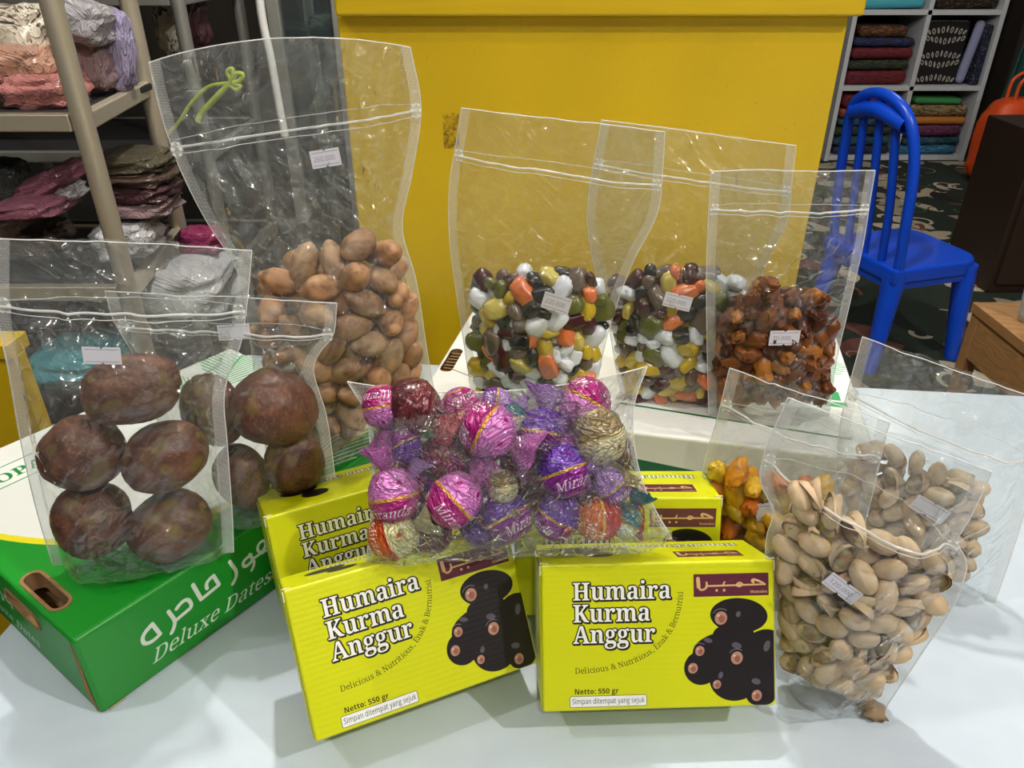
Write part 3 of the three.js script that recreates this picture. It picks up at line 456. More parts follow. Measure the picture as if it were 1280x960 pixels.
const bagI = pouch('clear zip pouch of pistachios at the empty table end', FI, { left: [[1058, 690], [1050, 640], [1046, 590], [1052, 520], [1062, 480], [1078, 421]], right: [[1238, 770], [1262, 700], [1278, 650], [1290, 600], [1302, 560], [1318, 505]], zip: [[1058, 492], [1300, 580]], fillTop: [1150, 575], depth: 0.026, seed: 23, labels: [[1162, 635, 42, 21, -22, '']], mat: filmMat(0.955, 0.004) });
pistachios(bagI, pack(bagI, [[1052, 600], [1080, 560], [1160, 565], [1222, 582], [1238, 612], [1225, 700], [1205, 738], [1070, 690]], 0.0086, 95, 101), 102, 'pistachio in the pouch at the empty table end', 'pistachios in the far pouch');
const FH = frame(1042, 878, T, -0.4, 0.1);
const bagH = pouch('clear zip pouch full of pistachios beside the yellow carton', FH, { left: [[972, 848], [966, 780], [958, 720], [958, 672], [966, 640], [950, 600], [958, 560], [985, 497]], right: [[1098, 898], [1150, 820], [1196, 748], [1208, 700], [1196, 680], [1214, 645], [1240, 590]], zip: [[955, 574], [1218, 690]], fillTop: [1070, 640], depth: 0.03, seed: 27, labels: [[1053, 733, 44, 22, -28, '120.000']], mat: filmSoft });
pistachios(bagH, [...pack(bagH, [[968, 690], [990, 630], [1040, 632], [1120, 668], [1192, 712], [1180, 760], [1140, 830], [1095, 888], [1040, 876], [978, 845]], 0.0088, 138, 111), ...[[1008, 640], [1018, 618], [1040, 640], [1000, 620]].map(([x, y]) => [...FH.uv(x, y, 0.02), 0.02])], 112, 'pistachio in the pouch beside the yellow carton', 'pistachios in the near pouch');
solo('shell_crumb', closed(lump(14, 10, (d) => { const r = 1 + 0.5 * noise3(d[0] * 2.5, d[1] * 2.5, d[2] * 2.5); return [d[0] * r * 0.009, d[1] * r * 0.006 + 0.004, d[2] * r * 0.008]; })).translate(...atY(1090, 893, T).toArray()), std({ color: 0x9b8468, roughness: 0.9 }), 'small crumbled nut shell on the table under the pistachio pouch', 'crumb');

// ---------------------------------------------------------------- bag of twisted sweets resting on the yellow cartons
const FJ = frame(640, 690, T + 0.118, 0, 0.5);
const bagJ = pouch('crinkled clear bag of pink and purple twist-wrapped sweets', FJ, { left: [[458, 702], [464, 640], [464, 570], [456, 515], [434, 477]], right: [[840, 674], [806, 610], [792, 550], [793, 505], [809, 458]], fillTop: [640, 520], depth: 0.026, seed: 31, seal: 0.003, close: 0.03, round: 0.02, puff: 0.006, wrinkle: 0.003, bump: -0.012, tile: 7, mat: filmCrisp });
bagJ.g.name = 'sweets_bag';
const wrapKinds = {
  pink: ['#cf78c2', '#b01a7c', '#d8a23c'], purple: ['#6a3aa8', '#8a1a8e', '#caa04a'], brown: ['#6e2a33', '#5a1f28', '#7d3a40'], cream: ['#e2d9a4', '#d4581c', '#c23a1a'], red: ['#c2222e', '#e0701e', '#e8c23c'], pale: ['#d9cfa8', '#8e7c58', '#c9b98a'], teal: ['#24727c', '#d9e0c8', '#caa04a'], lilac: ['#b98ad8', '#8a3ab0', '#d8b060'], coral: ['#d8646a', '#b83a48', '#d89060'],
};
const wrapMat = {}, tailMat = {};
for (const [k, [a, b, gold]] of Object.entries(wrapKinds)) {
  const t = canvasTex(512, 256, (c, W, H) => {
    c.fillStyle = a; c.fillRect(0, 0, W, H); c.fillStyle = b; c.fillRect(0, H * 0.52, W, H * 0.34); c.fillStyle = gold; c.fillRect(0, H * 0.49, W, 9); c.fillRect(0, H * 0.85, W, 8); c.fillRect(0, H * 0.05, W, 5);
    if (k !== 'brown' && k !== 'pale') for (const x of [30, 290]) { scriptText(c, 'Miranda', x, H * 0.74, 48, '#f4e6ea'); }
    c.fillStyle = b; for (let i = 0; i < 6; i++) { c.beginPath(); c.arc(40 + i * 85, H * 0.25 + (i % 2) * 22, 9, 0, 7); c.fill(); }
  });
  wrapMat[k] = phy({ map: t, roughness: 0.3, metalness: 0.15, clearcoat: 0.4, clearcoatRoughness: 0.2, bumpMap: crinkle, bumpScale: 0.004, side: THREE.DoubleSide });
  tailMat[k] = phy({ color: k === 'pale' ? '#a89c7c' : a, roughness: 0.33, metalness: k === 'pale' ? 0.6 : 0.2, clearcoat: 0.3, bumpMap: crinkle, bumpScale: 0.004, side: THREE.DoubleSide });
}
const sweetBody = [0, 1].map((k) => grid(32, 22, (i, j) => { const th = i * Math.PI * 2, ph = j * Math.PI, y = Math.cos(ph), r = Math.sin(ph) ** 0.85 * (1 + 0.05 * Math.abs(y) ** 2 * Math.sin(th * 9 + k) + 0.05 * noise3(Math.cos(th) * 1.3 + k * 4, y * 1.3, Math.sin(th) * 1.3) + 0.035 * noise3(Math.cos(th) * 4 + k * 4, y * 4, Math.sin(th) * 4)); return [Math.cos(th) * r, y * 1.08, Math.sin(th) * r, 1 - i, 1 - j]; }));
const sweetTail = [0, 1].map((k) => grid(48, 8, (i, j) => { const th = i * Math.PI * 2, w = 0.2 + 0.9 * j ** 0.85, pl = 1 + 0.13 * j * Math.sin(th * 7 + k * 2) + 0.06 * noise3(Math.cos(th) * 2, j * 3, Math.sin(th) * 2 + k); return [Math.cos(th) * w * pl, 0.95 + 1.05 * j + 0.06 * j * Math.sin(th * 5), Math.sin(th) * w * pl * 0.42, i * 2, j]; }));
const SWEETS = [ // px, py, radius px, tail direction (degrees, 90 = up), kind, tails, front offset, label
  [478, 508, 22, -80, 'pink', 1, 0.004, 'pink wrapped sweet in the upper corner beside the brown one'],
  [517, 507, 29, -35, 'brown', 1, 0.002, 'round maroon wrapped sweet with coral twist'],
  [577, 511, 22, -70, 'pink', 1, 0.0, 'pink and magenta sweet right of the maroon one'],
  [620, 504, 17, -10, 'lilac', 1, -0.004, 'lilac sweet along the top of the bag'],
  [609, 538, 30, -28, 'pink', 1, 0.01, 'large pink sweet with its twist beside the grey foil'],
  [640, 522, 15, 100, 'teal', 0, 0.0, 'small teal wrapped sweet peeking between pink ones'],
  [678, 540, 25, 80, 'purple', 1, 0.003, 'purple sweet with lilac twist up'],
  [731, 504, 27, -120, 'pink', 1, 0.0, 'pink sweet in the corner above the pale gold one'],
  [748, 545, 29, -70, 'pale', 1, 0.01, 'pale gold wrapped sweet shining in the bag'],
  [705, 588, 28, 110, 'purple', 1, 0.012, 'purple sweet with gold band in the middle'],
  [506, 556, 18, -60, 'purple', 1, 0.006, 'small purple twist between pink sweets'],
  [492, 619, 28, 100, 'pink', 1, 0.01, 'pink sweet with magenta band by the bag edge'],
  [568, 625, 29, 42, 'pink', 1, 0.013, 'pink sweet with magenta band and upright twist'],
  [560, 572, 27, 180, 'brown', 0, -0.002, 'dark maroon sweet deep in the bag middle'],
  [628, 608, 17, -80, 'pale', 1, 0.014, 'silver grey foil twist in the bag middle'],
  [634, 646, 26, 120, 'purple', 1, 0.006, 'purple sweet along the bottom under the foil twist'],
  [697, 645, 25, 60, 'purple', 1, 0.006, 'purple and magenta sweet along the bottom'],
  [765, 606, 20, 130, 'lilac', 1, 0.01, 'lilac sweet with gold lines near the bag mouth'],
  [748, 648, 24, 0, 'red', 1, 0.008, 'red and yellow wrapped sweet in the lower corner'],
  [782, 650, 18, 60, 'teal', 1, 0.004, 'teal and cream sweet in the lower corner'],
  [492, 668, 26, 20, 'cream', 1, 0.006, 'cream and orange sweet in the lower corner'],
  [540, 668, 20, 170, 'brown', 0, -0.004, 'maroon sweet along the bottom beside the cream one'],
  [655, 580, 24, 10, 'brown', 0, -0.004, 'maroon sweet behind the grey foil twist'],
  ...[[535, 598], [598, 572], [530, 640], [600, 655], [668, 612], [722, 622], [700, 552], [768, 568], [522, 578], [590, 540], [655, 548], [735, 590]].map(([x, y], i) => [x, y, 21, i * 77, i % 3 ? 'brown' : 'purple', 0, -0.013, i % 3 ? 'maroon wrapped sweet deep behind the others in the bag' : 'purple wrapped sweet deep behind the others in the bag']),
];
for (const [i, [px, py, r, ang, kind, tails, n, label]] of SWEETS.entries()) {
  const g = thing('wrapped_sweet', label, 'candy', [0, 0, 0], 0, 'twist-wrapped sweets in the bag'), s = FJ.scale(px, py, n) * r * 1.16, [u, v] = FJ.uv(px, py, n);
  const b = part('wrapped_body', sweetBody[i % 2], wrapMat[kind], g); b.scale.setScalar(s); b.rotation.y = i * 1.1;
  if (tails) { const t = part('twisted_tail', sweetTail[i % 2], tailMat[kind === 'brown' ? 'coral' : kind === 'purple' ? 'lilac' : kind], g); t.scale.setScalar(s); t.rotation.y = (i % 3) * 0.4; const ex = px - Math.cos((ang * Math.PI) / 180) * r * 2, ey = py + Math.sin((ang * Math.PI) / 180) * r * 2; if (i % 2 === 0 && n < 0.012 && ex > 480 && ex < 780 && ey > 512 && ey < 655) { const t2 = part('twisted_tail', sweetTail[1 - (i % 2)], t.material, g); t2.scale.setScalar(s * 0.8); t2.rotation.set(Math.PI, 0.6, 0); t2.position.y = -s * 0.16; } }
  put(g, FJ, [u, v, n], new THREE.Quaternion().setFromEuler(new THREE.Euler(0.2 * Math.sin(i * 2), 0, ((ang - 90) * Math.PI) / 180, 'ZXY')));
}

// ---------------------------------------------------------------- background: racks of wrapped clothes
const motif = (bg, cols, seed, n = 260, s = 14) => canvasTex(256, 256, (c, W, H) => { c.fillStyle = bg; c.fillRect(0, 0, W, H); const r = rng(seed); for (let i = 0; i < n; i++) { c.fillStyle = cols[Math.floor(r() * cols.length)]; const x = r() * W, y = r() * H, a = s * (0.3 + r()), q = r() * 6.3; for (const dx of [-W, 0, W]) for (const dy of [-H, 0, H]) { c.beginPath(); c.ellipse(x + dx, y + dy, a, a * (0.25 + 0.4 * r()), q, 0, 7); c.fill(); } } });
const wrapCloth = (o) => phy({ roughness: 0.7, clearcoat: 0.5, clearcoatRoughness: 0.2, bumpMap: crinkle, bumpScale: 0.004, ...o });
const cloth = {
  floral: wrapCloth({ map: motif('#cfc6b4', ['#6b5348', '#8d7a63', '#e4dccb', '#4a4038'], 1, 420, 8) }), peach: wrapCloth({ map: motif('#b98c76', ['#a0725f', '#c79d86', '#8d6455'], 2, 120, 9) }), salmon: wrapCloth({ color: '#b0706c' }), mauve: wrapCloth({ color: '#8d7378' }), lavender: wrapCloth({ color: '#a79dc2' }), grey: wrapCloth({ color: '#a4a0a6' }),
  brown: wrapCloth({ color: '#4a362c' }), maroon: wrapCloth({ color: '#45202a' }), pink: wrapCloth({ color: '#8e5568' }), olive: wrapCloth({ color: '#4d4634' }), white: wrapCloth({ color: '#c7c7cc' }), teal: wrapCloth({ color: '#2f7b86' }), magenta: wrapCloth({ color: '#9a2560' }), dark: wrapCloth({ color: '#1d1b20' }), slate: wrapCloth({ color: '#4d5558' }),
};
const bundleGeo = [0, 1, 2, 3].map((k) => { const g = lump(32, 22, (d) => { const q = d.map((x) => Math.sign(x) * Math.abs(x) ** 0.6), fold = 0.09 * Math.sin(q[1] * 9 + 2 * noise3(q[0] * 1.5, q[1], k)) * (1 - Math.abs(q[1])), r = 1 + 0.13 * noise3(d[0] * 1.7 + k * 6, d[1] * 1.7, d[2] * 1.7) + fold; return [q[0] * r * 0.5, q[1] * r * 0.5, q[2] * r * 0.5]; }); return g; });
let bundleN = 0;
function bundle(px, py, w, h, z, mat, label, ang = 0, group = 'wrapped clothes on the metal rack') {
  const c = atZ(px, py, z), k = (-(c.y - EYE.y) * sP - c.z * cP) / FPX;
  const m = solo('wrapped_garment', bundleGeo[bundleN++ % 4], cloth[mat], label, 'clothes', group); m.scale.set(w * k, h * k * 1.08, Math.min(0.24, w * k)); m.position.copy(c); m.rotation.z = (ang * Math.PI) / 180; return m;
}
const alu = std({ color: 0xd2c8b4, roughness: 0.34, metalness: 0.55 }), aluGrey = std({ color: 0xa7a7a2, roughness: 0.42, metalness: 0.6 });
function rack(label, posts, shelves, wid, mat, top) { // posts: [x, z]; a horizontal frame of bars at each shelf height, with a board on it
  const xs = posts.map((p) => p[0]), zs = posts.map((p) => p[1]), x0 = Math.min(...xs), z0 = Math.max(...zs), g = thing('metal_rack', label, 'rack', [x0, 0, z0]);
  for (const [x, z] of posts) part('post', new THREE.CylinderGeometry(wid / 2, wid / 2, top, 20).translate(x - x0, top / 2, z - z0), mat, g);
  const [A, B, C, D] = posts;
  for (const y of shelves) {
    const s = part('shelf', box(Math.abs(B[0] - A[0]) - wid, 0.012, Math.abs(D[1] - A[1]) - wid, (A[0] + B[0]) / 2 - x0, y - 0.006, (A[1] + D[1]) / 2 - z0), std({ color: 0x2a2a2c, roughness: 0.6 }), g);
    for (const [p, q] of [[A, B], [B, C], [C, D], [D, A]]) { const dx = q[0] - p[0], dz = q[1] - p[1], l = Math.hypot(dx, dz); const e = part('bar', box(l - wid, 0.028, wid * 0.6, 0, 0, 0, 0.003), mat, s); e.rotation.y = -Math.atan2(dz, dx); e.position.set((p[0] + q[0]) / 2 - x0, y - 0.012, (p[1] + q[1]) / 2 - z0); }
  }
  return g;
}
rack('tall satin metal rack holding plastic-wrapped clothes', [[-1.75, -1.3], [-0.7, -1.3], [-0.735, -1.64], [-1.75, -1.64]], [0.38, 0.685, 0.985, 1.5], 0.034, alu, 2.0);
rack('grey metal rack standing behind the satin one', [[-1.5, -2.05], [-0.8, -2.05], [-0.8, -2.5], [-1.5, -2.5]], [0.42, 0.75, 1.12, 1.55], 0.034, aluGrey, 2.0);
bundle(28, 42, 95, 62, -1.5, 'floral', 'floral white and brown wrapped garment on the upper shelf');
bundle(32, 86, 85, 50, -1.42, 'peach', 'peach floral wrapped garment on the upper shelf');
bundle(58, 112, 90, 40, -1.4, 'salmon', 'salmon pink wrapped garment on the upper shelf');
bundle(8, 114, 42, 36, -1.38, 'brown', 'brown wrapped garment on the upper shelf');
bundle(104, 26, 62, 46, -1.46, 'grey', 'grey wrapped blouse topping the upper shelf', -20);
bundle(116, 80, 44, 58, -1.48, 'mauve', 'dusty mauve wrapped garment on the upper shelf');
bundle(148, 64, 36, 84, -1.52, 'lavender', 'lavender wrapped garment on the upper shelf', -6);
bundle(212, 30, 34, 66, -2.2, 'floral', 'floral wrapped garment on the grey rack', 0, 'wrapped clothes on the grey rack');
bundle(238, 26, 40, 62, -2.25, 'maroon', 'maroon wrapped garment on the grey rack', 0, 'wrapped clothes on the grey rack');
bundle(66, 226, 84, 26, -1.42, 'pink', 'dusty pink rolled garment on the lower shelf', 24);
bundle(14, 226, 44, 48, -1.44, 'slate', 'slate green wrapped garment on the lower shelf');
bundle(45, 256, 86, 20, -1.36, 'pink', 'flat dusty pink garment lowest on the lower shelf', 4);
bundle(80, 243, 50, 20, -1.4, 'white', 'white crumpled plastic-wrapped garment between pink ones', 18);
bundle(165, 200, 92, 20, -1.5, 'olive', 'olive folded garment topping the lower stack');
bundle(168, 218, 92, 20, -1.49, 'brown', 'brown folded garment second in the lower stack');
bundle(172, 236, 92, 20, -1.48, 'maroon', 'maroon folded garment third in the lower stack');
bundle(176, 254, 86, 22, -1.47, 'mauve', 'mauve folded garment lowest in the lower stack');
bundle(160, 298, 74, 40, -1.42, 'white', 'white garment in shiny plastic below the lower shelf', 6);
bundle(36, 296, 90, 34, -1.42, 'brown', 'brown garment below the lower shelf');
bundle(252, 300, 50, 30, -1.56, 'magenta', 'magenta garment by the rack post');
bundle(215, 350, 150, 60, -1.5, 'white', 'large white garment in plastic near the rack foot', -5);
bundle(60, 360, 150, 70, -1.45, 'dark', 'dark wrapped garment near the rack foot');
bundle(110, 450, 120, 40, -1.3, 'teal', 'teal cloth bundle behind the fruit pouch');
// glass showcase left of the yellow counter
{
  const zf = -2.3, L = atZ(345, 30, zf).x, R = atZ(425, 30, zf).x, g = thing('glass_showcase', 'glass showcase with metal frame beside the yellow counter', 'showcase', [(L + R) / 2, 0, zf]);
  const w = R - L, pane = phy({ color: 0xd8e4e4, transmission: 0.97, roughness: 0.05, thickness: 0 });
  for (const x of [-w / 2, w / 2]) for (const z of [0, -0.4]) part('post', box(0.035, 1.9, 0.035, x, 0.95, z, 0.004), aluGrey, g);
  part('glass_pane', box(w - 0.035, 1.7, 0.005, 0, 1.0, 0.0, 0.001), pane, g);
  part('back_panel', box(w - 0.035, 1.8, 0.01, 0, 0.95, -0.4), std({ color: 0x15181b, roughness: 0.5 }), g);
  for (const y of [0.1, 0.62, 1.02, 1.4]) part('shelf', box(w - 0.04, 0.01, 0.36, 0, y, -0.2), pane, g);
}
bundle(380, 42, 40, 24, -2.45, 'dark', 'dark folded garment inside the glass showcase', 0, 'showcase garments');
bundle(404, 36, 34, 30, -2.42, 'slate', 'slate folded garment inside the glass showcase', 0, 'showcase garments');

{ // lime ribbon tied on the grey rack, and a white strap beside it
  const L = (pts, z) => pts.map(([x, y]) => atZ(x, y, z).toArray()), lime = std({ color: '#b9cc3a', roughness: 0.5 }), g = thing('lime_ribbon', 'lime green ribbon bow tied to the grey rack', 'ribbon');
  part('ribbon_tail', tube(L([[290, 102], [270, 122], [252, 142], [247, 152]], -2.0), 0.008, 24, 6), lime, g); part('ribbon_tail', tube(L([[284, 104], [262, 108], [240, 128], [224, 152], [206, 172]], -2.0), 0.005, 24, 6), lime, g);
  part('bow_loop', tube(L([[288, 102], [296, 92], [304, 94], [298, 102], [288, 103], [300, 108], [294, 112], [286, 104]], -2.0), 0.007, 32, 6), lime, g); part('bow_loop', tube(L([[288, 100], [284, 90], [290, 86], [291, 96]], -2.0), 0.006, 20, 6), lime, g);
  const w = thing('white_strap', 'white strap hanging between the racks', 'strap'); part('strap_band', tube(L([[322, -30], [326, 10], [330, 35], [338, 70], [345, 110], [356, 170]], -2.1), 0.011, 30, 6), white, w);
}
// ---------------------------------------------------------------- background right: rug, cube shelf, chair, bench
{
  const tex = canvasTex(1024, 1024, (c, W, H) => {
    c.fillStyle = '#1f2a22'; c.fillRect(0, 0, W, H); const r = rng(77), wrap = (f) => { for (const dx of [-W, 0, W]) for (const dy of [-H, 0, H]) { c.save(); c.translate(dx, dy); f(); c.restore(); } };
    for (let i = 0; i < 64; i++) { const x = r() * W, y = r() * H, a = r() * 6.3, s = 40 + r() * 80, col = ['#a39a86', '#9a8d7a', '#6b4038', '#b8ad98', '#b8ad98', '#151a17'][Math.floor(r() * 6)]; wrap(() => { c.save(); c.translate(x, y); c.rotate(a); c.fillStyle = col; c.beginPath(); c.moveTo(0, 0); c.bezierCurveTo(s, -s, s * 2, 0, s * 1.6, s * 0.6); c.bezierCurveTo(s, s * 0.2, s * 0.4, s * 0.6, 0, 0); c.fill(); c.restore(); }); }
    for (let i = 0; i < 90; i++) { const x = r() * W, y = r() * H, s = 12 + r() * 34, a = r() * 6.3, col = ['#c0b6a2', '#1a241d', '#7a5148', '#2c5a42', '#94897a'][Math.floor(r() * 5)]; wrap(() => { c.strokeStyle = col; c.lineWidth = 5 + (i % 4) * 3; c.beginPath(); c.arc(x, y, s, a, a + 3.4); c.stroke(); }); }
    for (let i = 0; i < 5000; i++) { c.fillStyle = r() < 0.5 ? 'rgba(0,0,0,0.18)' : 'rgba(230,220,200,0.10)'; c.fillRect(r() * W, r() * H, 3, 3); }
  });
  const g = box(3.0, 0.012, 3.75, 2.1, 0.006, -3.08, 0.004), a = g.attributes.uv, p = g.attributes.position; for (let i = 0; i < p.count; i++) a.setXY(i, p.getX(i) / 1.5, p.getZ(i) / 1.5);
  solo('patterned_rug', g, std({ map: tex, roughness: 1 }), 'dark green rug with cream and rust swirls on the floor', 'rug');
}
const shelfWhite = std({ color: 0xc9ccd2, roughness: 0.5 });
{
  const z = -5.0, x0 = atY(1042, 208, 0).x, x1 = x0 + 0.87, xm = (x0 + x1) / 2, h = 2.14, d = 0.36;
  const g = thing('cube_shelf', 'white cube shelf filled with folded fabrics', 'shelf', [x0, 0.0, z]);
  for (const x of [0, 0.435, 0.87]) part('upright_panel', box(0.028, h, d, x, h / 2, -d / 2), shelfWhite, g);
  for (let k = 0; k < 6; k++) part('shelf_board', box(0.84, 0.028, d, 0.435, 0.02 + k * 0.422, -d / 2), shelfWhite, g);
  part('back_board', box(0.87, h, 0.01, 0.435, h / 2, -d - 0.005), std({ color: 0x2c2a2a, roughness: 0.8 }), g);
  const fabrics = {
    pink: std({ color: '#c46a9c', roughness: 0.9 }), teal: std({ color: '#4fb0c4', roughness: 0.9 }), gold: std({ map: motif('#17100c', ['#8a6a34', '#5a3a1c', '#2a1a10'], 11, 160, 10), roughness: 0.8 }), red: std({ map: motif('#6b1722', ['#3a1030', '#7a2a1c', '#2a1830'], 12, 160, 12), roughness: 0.8 }), navy: std({ map: motif('#16203a', ['#27408a', '#0c1224', '#3a2a3a'], 13), roughness: 0.8 }), rust: std({ map: motif('#8a3a26', ['#5c1f1a', '#a85a3a', '#3a1614'], 14), roughness: 0.8 }), ocean: std({ map: motif('#1f4a5c', ['#123040', '#3a6a7a', '#0c1c28'], 15), roughness: 0.8 }), moss: std({ map: motif('#2a3228', ['#1a2a1c', '#4a4a34', '#101410'], 16), roughness: 0.8 }), green: std({ color: '#3c8a4e', roughness: 0.9 }), tan: std({ map: motif('#8a7450', ['#5a4628', '#a8926a', '#3a2c1c'], 17), roughness: 0.8 }), orange: std({ color: '#b8742a', roughness: 0.9 }), plum: std({ map: motif('#5c2a4c', ['#3a1434', '#7a3a5c'], 18), roughness: 0.8 }), brown: std({ map: motif('#4a2f1e', ['#7a4f2c', '#2a180e'], 19), roughness: 0.8 }), sky: std({ map: motif('#2a6a94', ['#16405c', '#4a8ab0'], 20), roughness: 0.8 }),
  };
  const stack = (col, row, list, where) => { let y = 0.034 + row * 0.422; const R = rng(col * 7 + row * 13 + 5); for (const [i, [name, t, w]] of list.entries()) { const ww = 0.37 * (w ?? 1), gg = new RoundedBoxGeometry(ww, t * 0.92, 0.3, 4, Math.min(t * 0.46, 0.03)); const p = gg.attributes.position; for (let k = 0; k < p.count; k++) p.setY(k, p.getY(k) + 0.006 * noise3(p.getX(k) * 9 + i, i * 3, p.getZ(k) * 9)); gg.computeVertexNormals(); const m = solo('folded_fabric', gg, fabrics[name], `${name} folded fabric, ${['first', 'second', 'third', 'fourth', 'fifth', 'sixth'][i]} from bottom ${where}`, 'fabric', 'folded fabrics in the cube shelf'); m.position.set(x0 + 0.2175 + col * 0.435 + (R() - 0.5) * 0.02 * (w ? 2 : 1), y + t / 2, z - 0.17); m.rotation.y = (R() - 0.5) * 0.08; y += t; } };
  stack(0, 0, [['navy', 0.055], ['ocean', 0.06], ['moss', 0.06], ['ocean', 0.05], ['rust', 0.06], ['red', 0.085]], 'in the floor cell beside the chair');
  stack(1, 0, [['sky', 0.06], ['ocean', 0.05], ['plum', 0.075], ['orange', 0.05], ['tan', 0.075], ['green', 0.04, 0.8]], 'in the floor cell beside the orange bag');
  stack(0, 1, [['red', 0.085], ['moss', 0.06], ['red', 0.07], ['navy', 0.055], ['brown', 0.07, 0.8]], 'in the middle cell beside the counter');
  stack(1, 2, [['gold', 0.1], ['brown', 0.09], ['gold', 0.1]], 'in the upper cell beside the wall');
  stack(0, 2, [['teal', 0.075], ['pink', 0.06], ['teal', 0.06], ['pink', 0.06]], 'in the upper cell beside the counter');
  // black cloth with white ornament, a rolled pale cloth and a navy one, standing in a cell
  const orn = canvasTex(512, 512, (c, W, H) => { c.fillStyle = '#131012'; c.fillRect(0, 0, W, H); c.strokeStyle = '#b9b4ac'; c.lineWidth = 9; for (let row = 0; row < 5; row++) for (let k = -4; k <= 4; k++) { const x = W / 2 + k * 52, y = 60 + row * 98 + Math.abs(k) * 6 * (row % 2 ? -1 : 1); c.save(); c.translate(x, y); c.rotate(k * 0.22); c.beginPath(); if ((k + row) % 2) c.ellipse(0, 0, 13, 22, 0, 0, 7); else { c.moveTo(0, -24); c.quadraticCurveTo(14, 0, 0, 24); c.moveTo(0, -24); c.quadraticCurveTo(-14, 0, 0, 24); } c.stroke(); c.restore(); } });
  solo('folded_fabric', box(0.27, 0.36, 0.1, x0 + 0.59, 0.456 + 0.18, z - 0.1, 0.02, 4), std({ map: orn, roughness: 0.85 }), 'black folded cloth with white ornaments in the cube shelf', 'fabric');
  solo('rolled_cloth', new THREE.CapsuleGeometry(0.028, 0.3, 6, 14).rotateZ(-0.12).translate(x0 + 0.765, 0.456 + 0.185, z - 0.06), std({ color: '#8f93b8', roughness: 0.8 }), 'pale lavender rolled cloth standing in the cube shelf', 'cloth roll');
  solo('folded_fabric', box(0.05, 0.34, 0.2, x0 + 0.826, 0.456 + 0.17, z - 0.12, 0.012, 3), std({ map: motif('#14162c', ['#8a8fb8', '#1c2040'], 23, 200, 6), roughness: 0.85 }), 'navy folded cloth with white dots in the cube shelf', 'fabric');
}
{ // blue plastic chair
  const blue = phy({ color: '#0e4bd6', roughness: 0.3, clearcoat: 0.2, side: THREE.DoubleSide }), c = atY(1128, 308, 0.365);
  const g = thing('plastic_chair', 'blue plastic chair on the patterned rug', 'chair', [c.x, 0.012, c.z], 0.3); g.scale.setScalar(0.8);
  const s = new THREE.Shape(), w = 0.2, r = 0.09; s.moveTo(-w, -w); s.lineTo(w - r, -w); s.quadraticCurveTo(w, -w, w + 0.01, -w + r); s.lineTo(w + 0.01, w - r); s.quadraticCurveTo(w, w, w - r, w); s.lineTo(-w, w); s.closePath();
  part('seat', new THREE.ExtrudeGeometry(s, { depth: 0.035, bevelEnabled: true, bevelSize: 0.012, bevelThickness: 0.014, bevelSegments: 4, curveSegments: 10 }).rotateX(-Math.PI / 2).translate(0, 0.39, 0), blue, g);
  for (const x of [-1, 1]) for (const z of [-1, 1]) { const leg = new THREE.CylinderGeometry(0.045, 0.028, 0.41, 14, 4).translate(0, 0.205, 0); const p = leg.attributes.position; for (let i = 0; i < p.count; i++) { const k = 1 - p.getY(i) / 0.41; p.setX(i, p.getX(i) + x * (0.17 + 0.035 * k)); p.setZ(i, p.getZ(i) + z * (0.17 + 0.035 * k)); } leg.computeVertexNormals(); part('leg', leg, blue, g); }
  part('apron', mergeGeometries([box(0.34, 0.05, 0.02, 0, 0.375, 0.19), box(0.34, 0.05, 0.02, 0, 0.375, -0.19), box(0.02, 0.05, 0.34, 0.19, 0.375, 0), box(0.02, 0.05, 0.34, -0.19, 0.375, 0)]), blue, g);
  const hoop = tube([[-0.18, 0.42, 0.19], [-0.2, 0.55, 0.195], [-0.235, 0.85, 0.185], [-0.265, 0.99, 0.14], [-0.275, 1.04, 0.05], [-0.275, 1.04, -0.05], [-0.265, 0.99, -0.14], [-0.235, 0.85, -0.185], [-0.2, 0.55, -0.195], [-0.18, 0.42, -0.19]], 0.02, 60, 10); part('back_frame', hoop, blue, g);
  for (const z of [-0.1, 0, 0.1]) part('back_slat', tube([[-0.185, 0.43, z], [-0.21, 0.65, z], [-0.27, 1.03, z * 0.8]], 0.016, 20, 8), blue, g);
  part('top_rail', tube([[-0.262, 0.96, 0.14], [-0.278, 0.99, 0], [-0.262, 0.96, -0.14]], 0.03, 20, 10), blue, g);
}
{ // small wooden bench with a plastic tumbler
  const wood = std({ map: dataTex(256, 256, (u, v) => { const n = tiled(u, v, 4, 60), k = 0.5 + 0.5 * Math.sin(v * 60 + n * 6); return [0.62 + 0.08 * k, 0.46 + 0.07 * k, 0.29 + 0.05 * k]; }, true), roughness: 0.5 });
  const c = atY(1214, 383, 0.46), g = thing('wooden_bench', 'small pale wooden bench at the edge of the rug', 'bench', [c.x, 0.012, c.z]);
  part('seat_board', box(0.5, 0.025, 0.42, 0.25, 0.4475, 0.21), wood, g);
  for (const [n, a] of [['side_apron', [0.02, 0.11, 0.4, 0.015, 0.38, 0.21]], ['front_apron', [0.46, 0.11, 0.02, 0.25, 0.38, 0.4]]]) part(n, box(...a), wood, g);
  for (const x of [0.02, 0.48]) for (const z of [0.02, 0.4]) part('leg', box(0.032, 0.435, 0.032, x, 0.2175, z), wood, g);
  const q = atY(1290, 402, 0.472), pr = [[0.001, 0.002], [0.03, 0.002], [0.033, 0.02], [0.04, 0.11], [0.042, 0.112], [0.0385, 0.11], [0.0315, 0.02], [0.029, 0.005], [0.001, 0.005]].map(([a, b]) => new THREE.Vector2(a, b));
  solo('plastic_tumbler', new THREE.LatheGeometry(pr, 28).translate(q.x, 0.472, q.z), phy({ color: 0xdfe6e8, transmission: 0.6, roughness: 0.3, thickness: 0, side: THREE.DoubleSide }), 'milky plastic tumbler on the wooden bench', 'tumbler');
}
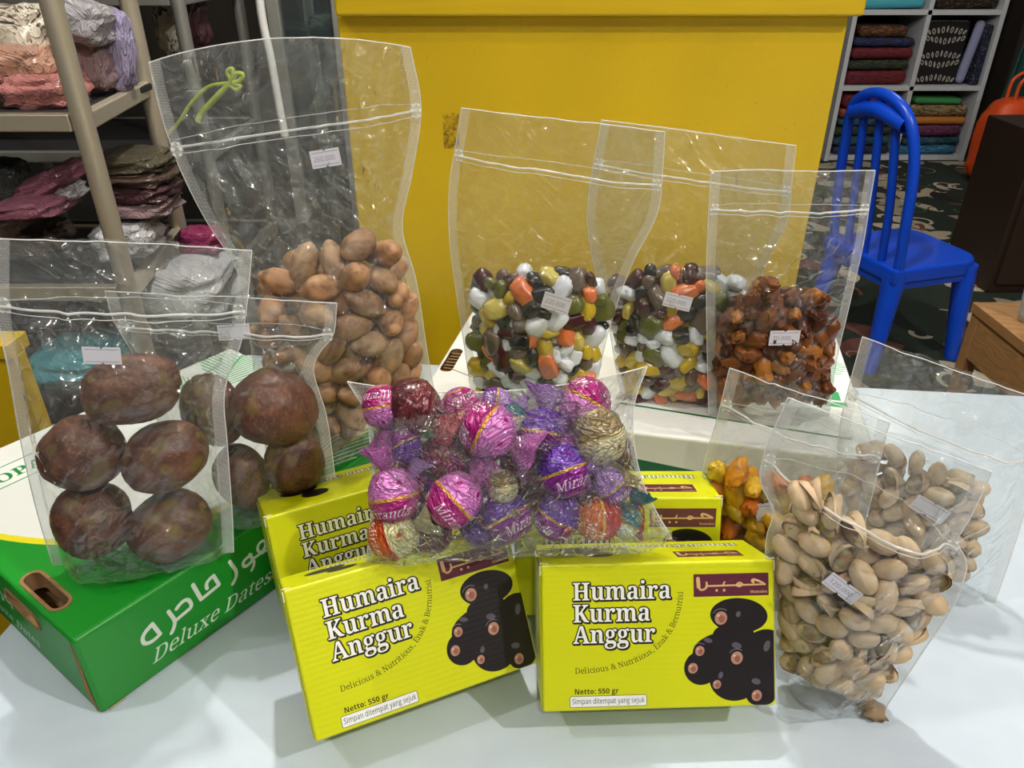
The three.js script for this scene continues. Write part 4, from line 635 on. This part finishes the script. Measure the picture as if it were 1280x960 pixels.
{ // dark brown cabinet, a sheet of white board on it, an orange bag and hanging clothes
  const c = atY(1232, 366, 0.012), g = thing('dark_cabinet', 'dark brown cabinet standing on the rug', 'cabinet', [c.x + 0.45, 0.012, c.z - 0.17], 0), dk = std({ color: '#2c1c14', roughness: 0.5 });
  part('carcass', box(0.9, 0.62, 0.34, 0, 0.31, 0, 0.006), dk, g); for (const x of [-0.22, 0.22]) { const d = part('door', box(0.42, 0.54, 0.016, x, 0.31, 0.176), dk, g); part('knob', new THREE.SphereGeometry(0.014, 12, 8).translate(x - Math.sign(x) * 0.17, 0.34, 0.195), alu, d); }
  solo('white_board', box(0.5, 0.02, 0.4, 0, 0, 0, 0.003).rotateZ(-0.03).translate(c.x + 0.42, 0.65, c.z - 0.17), std({ color: '#d8dae2', roughness: 0.6 }), 'sheet of white foam board lying on the dark cabinet', 'board');
  const b = atZ(1252, 182, -4.45), bag = thing('orange_bag', 'bright orange shopping bag between cube shelf and cabinet', 'bag', [b.x + 0.06, 0.012, -4.45]);
  const og = std({ color: '#e0511c', roughness: 0.45, side: THREE.DoubleSide });
  part('bag_body', lump(30, 20, (d) => { const q = d.map((x) => Math.sign(x) * Math.abs(x) ** 0.5), r = 1 + 0.06 * noise3(d[0] * 2, d[1] * 2, d[2] * 2 + 3); return [q[0] * 0.21 * r * (1 - 0.12 * d[1]), 0.24 + q[1] * 0.23, q[2] * 0.1 * r]; }), og, bag);
  for (const z of [-0.04, 0.04]) part('handle', tube([[-0.09, 0.44, z], [-0.08, 0.56, z], [0, 0.6, z], [0.08, 0.56, z], [0.09, 0.44, z]], 0.01, 24, 8), og, bag);
  for (const [px, col, name, w, dz] of [[1276, '#174a44', 'teal', 0.07, 0.0], [1314, '#5a2a6c', 'purple', 0.07, 0.12], [1352, '#2e7a42', 'green', 0.07, 0.12]]) {
    const p = atZ(px, 110, -4.6); const m = grid(30, 30, (i, j) => [(i - 0.5) * w * 2 * (1.15 - 0.35 * j), j * 0.75, 0.035 * Math.sin(i * 22 + j * 2) * (1.1 - j) + 0.03 * Math.sin(j * 3)]);
    const t = thing('hanging_garment', `${name} garment hanging beside the cube shelf`, 'clothes', [p.x + 0.04, 0.42, -4.7 - dz]); part('cloth_drape', m, std({ color: col, roughness: 0.9, side: THREE.DoubleSide }), t); part('hanger', tube([[-w * 0.8, 0.75, 0.03], [0, 0.82, 0.03], [w * 0.8, 0.75, 0.03]], 0.006, 16, 6), aluGrey, t); part('hook', tube([[0, 0.82, 0.03], [0, 1.2, 0.03], [0, 1.9, 0.03]], 0.004, 8, 6), aluGrey, t);
  }
}
renderer.render(scene, camera);
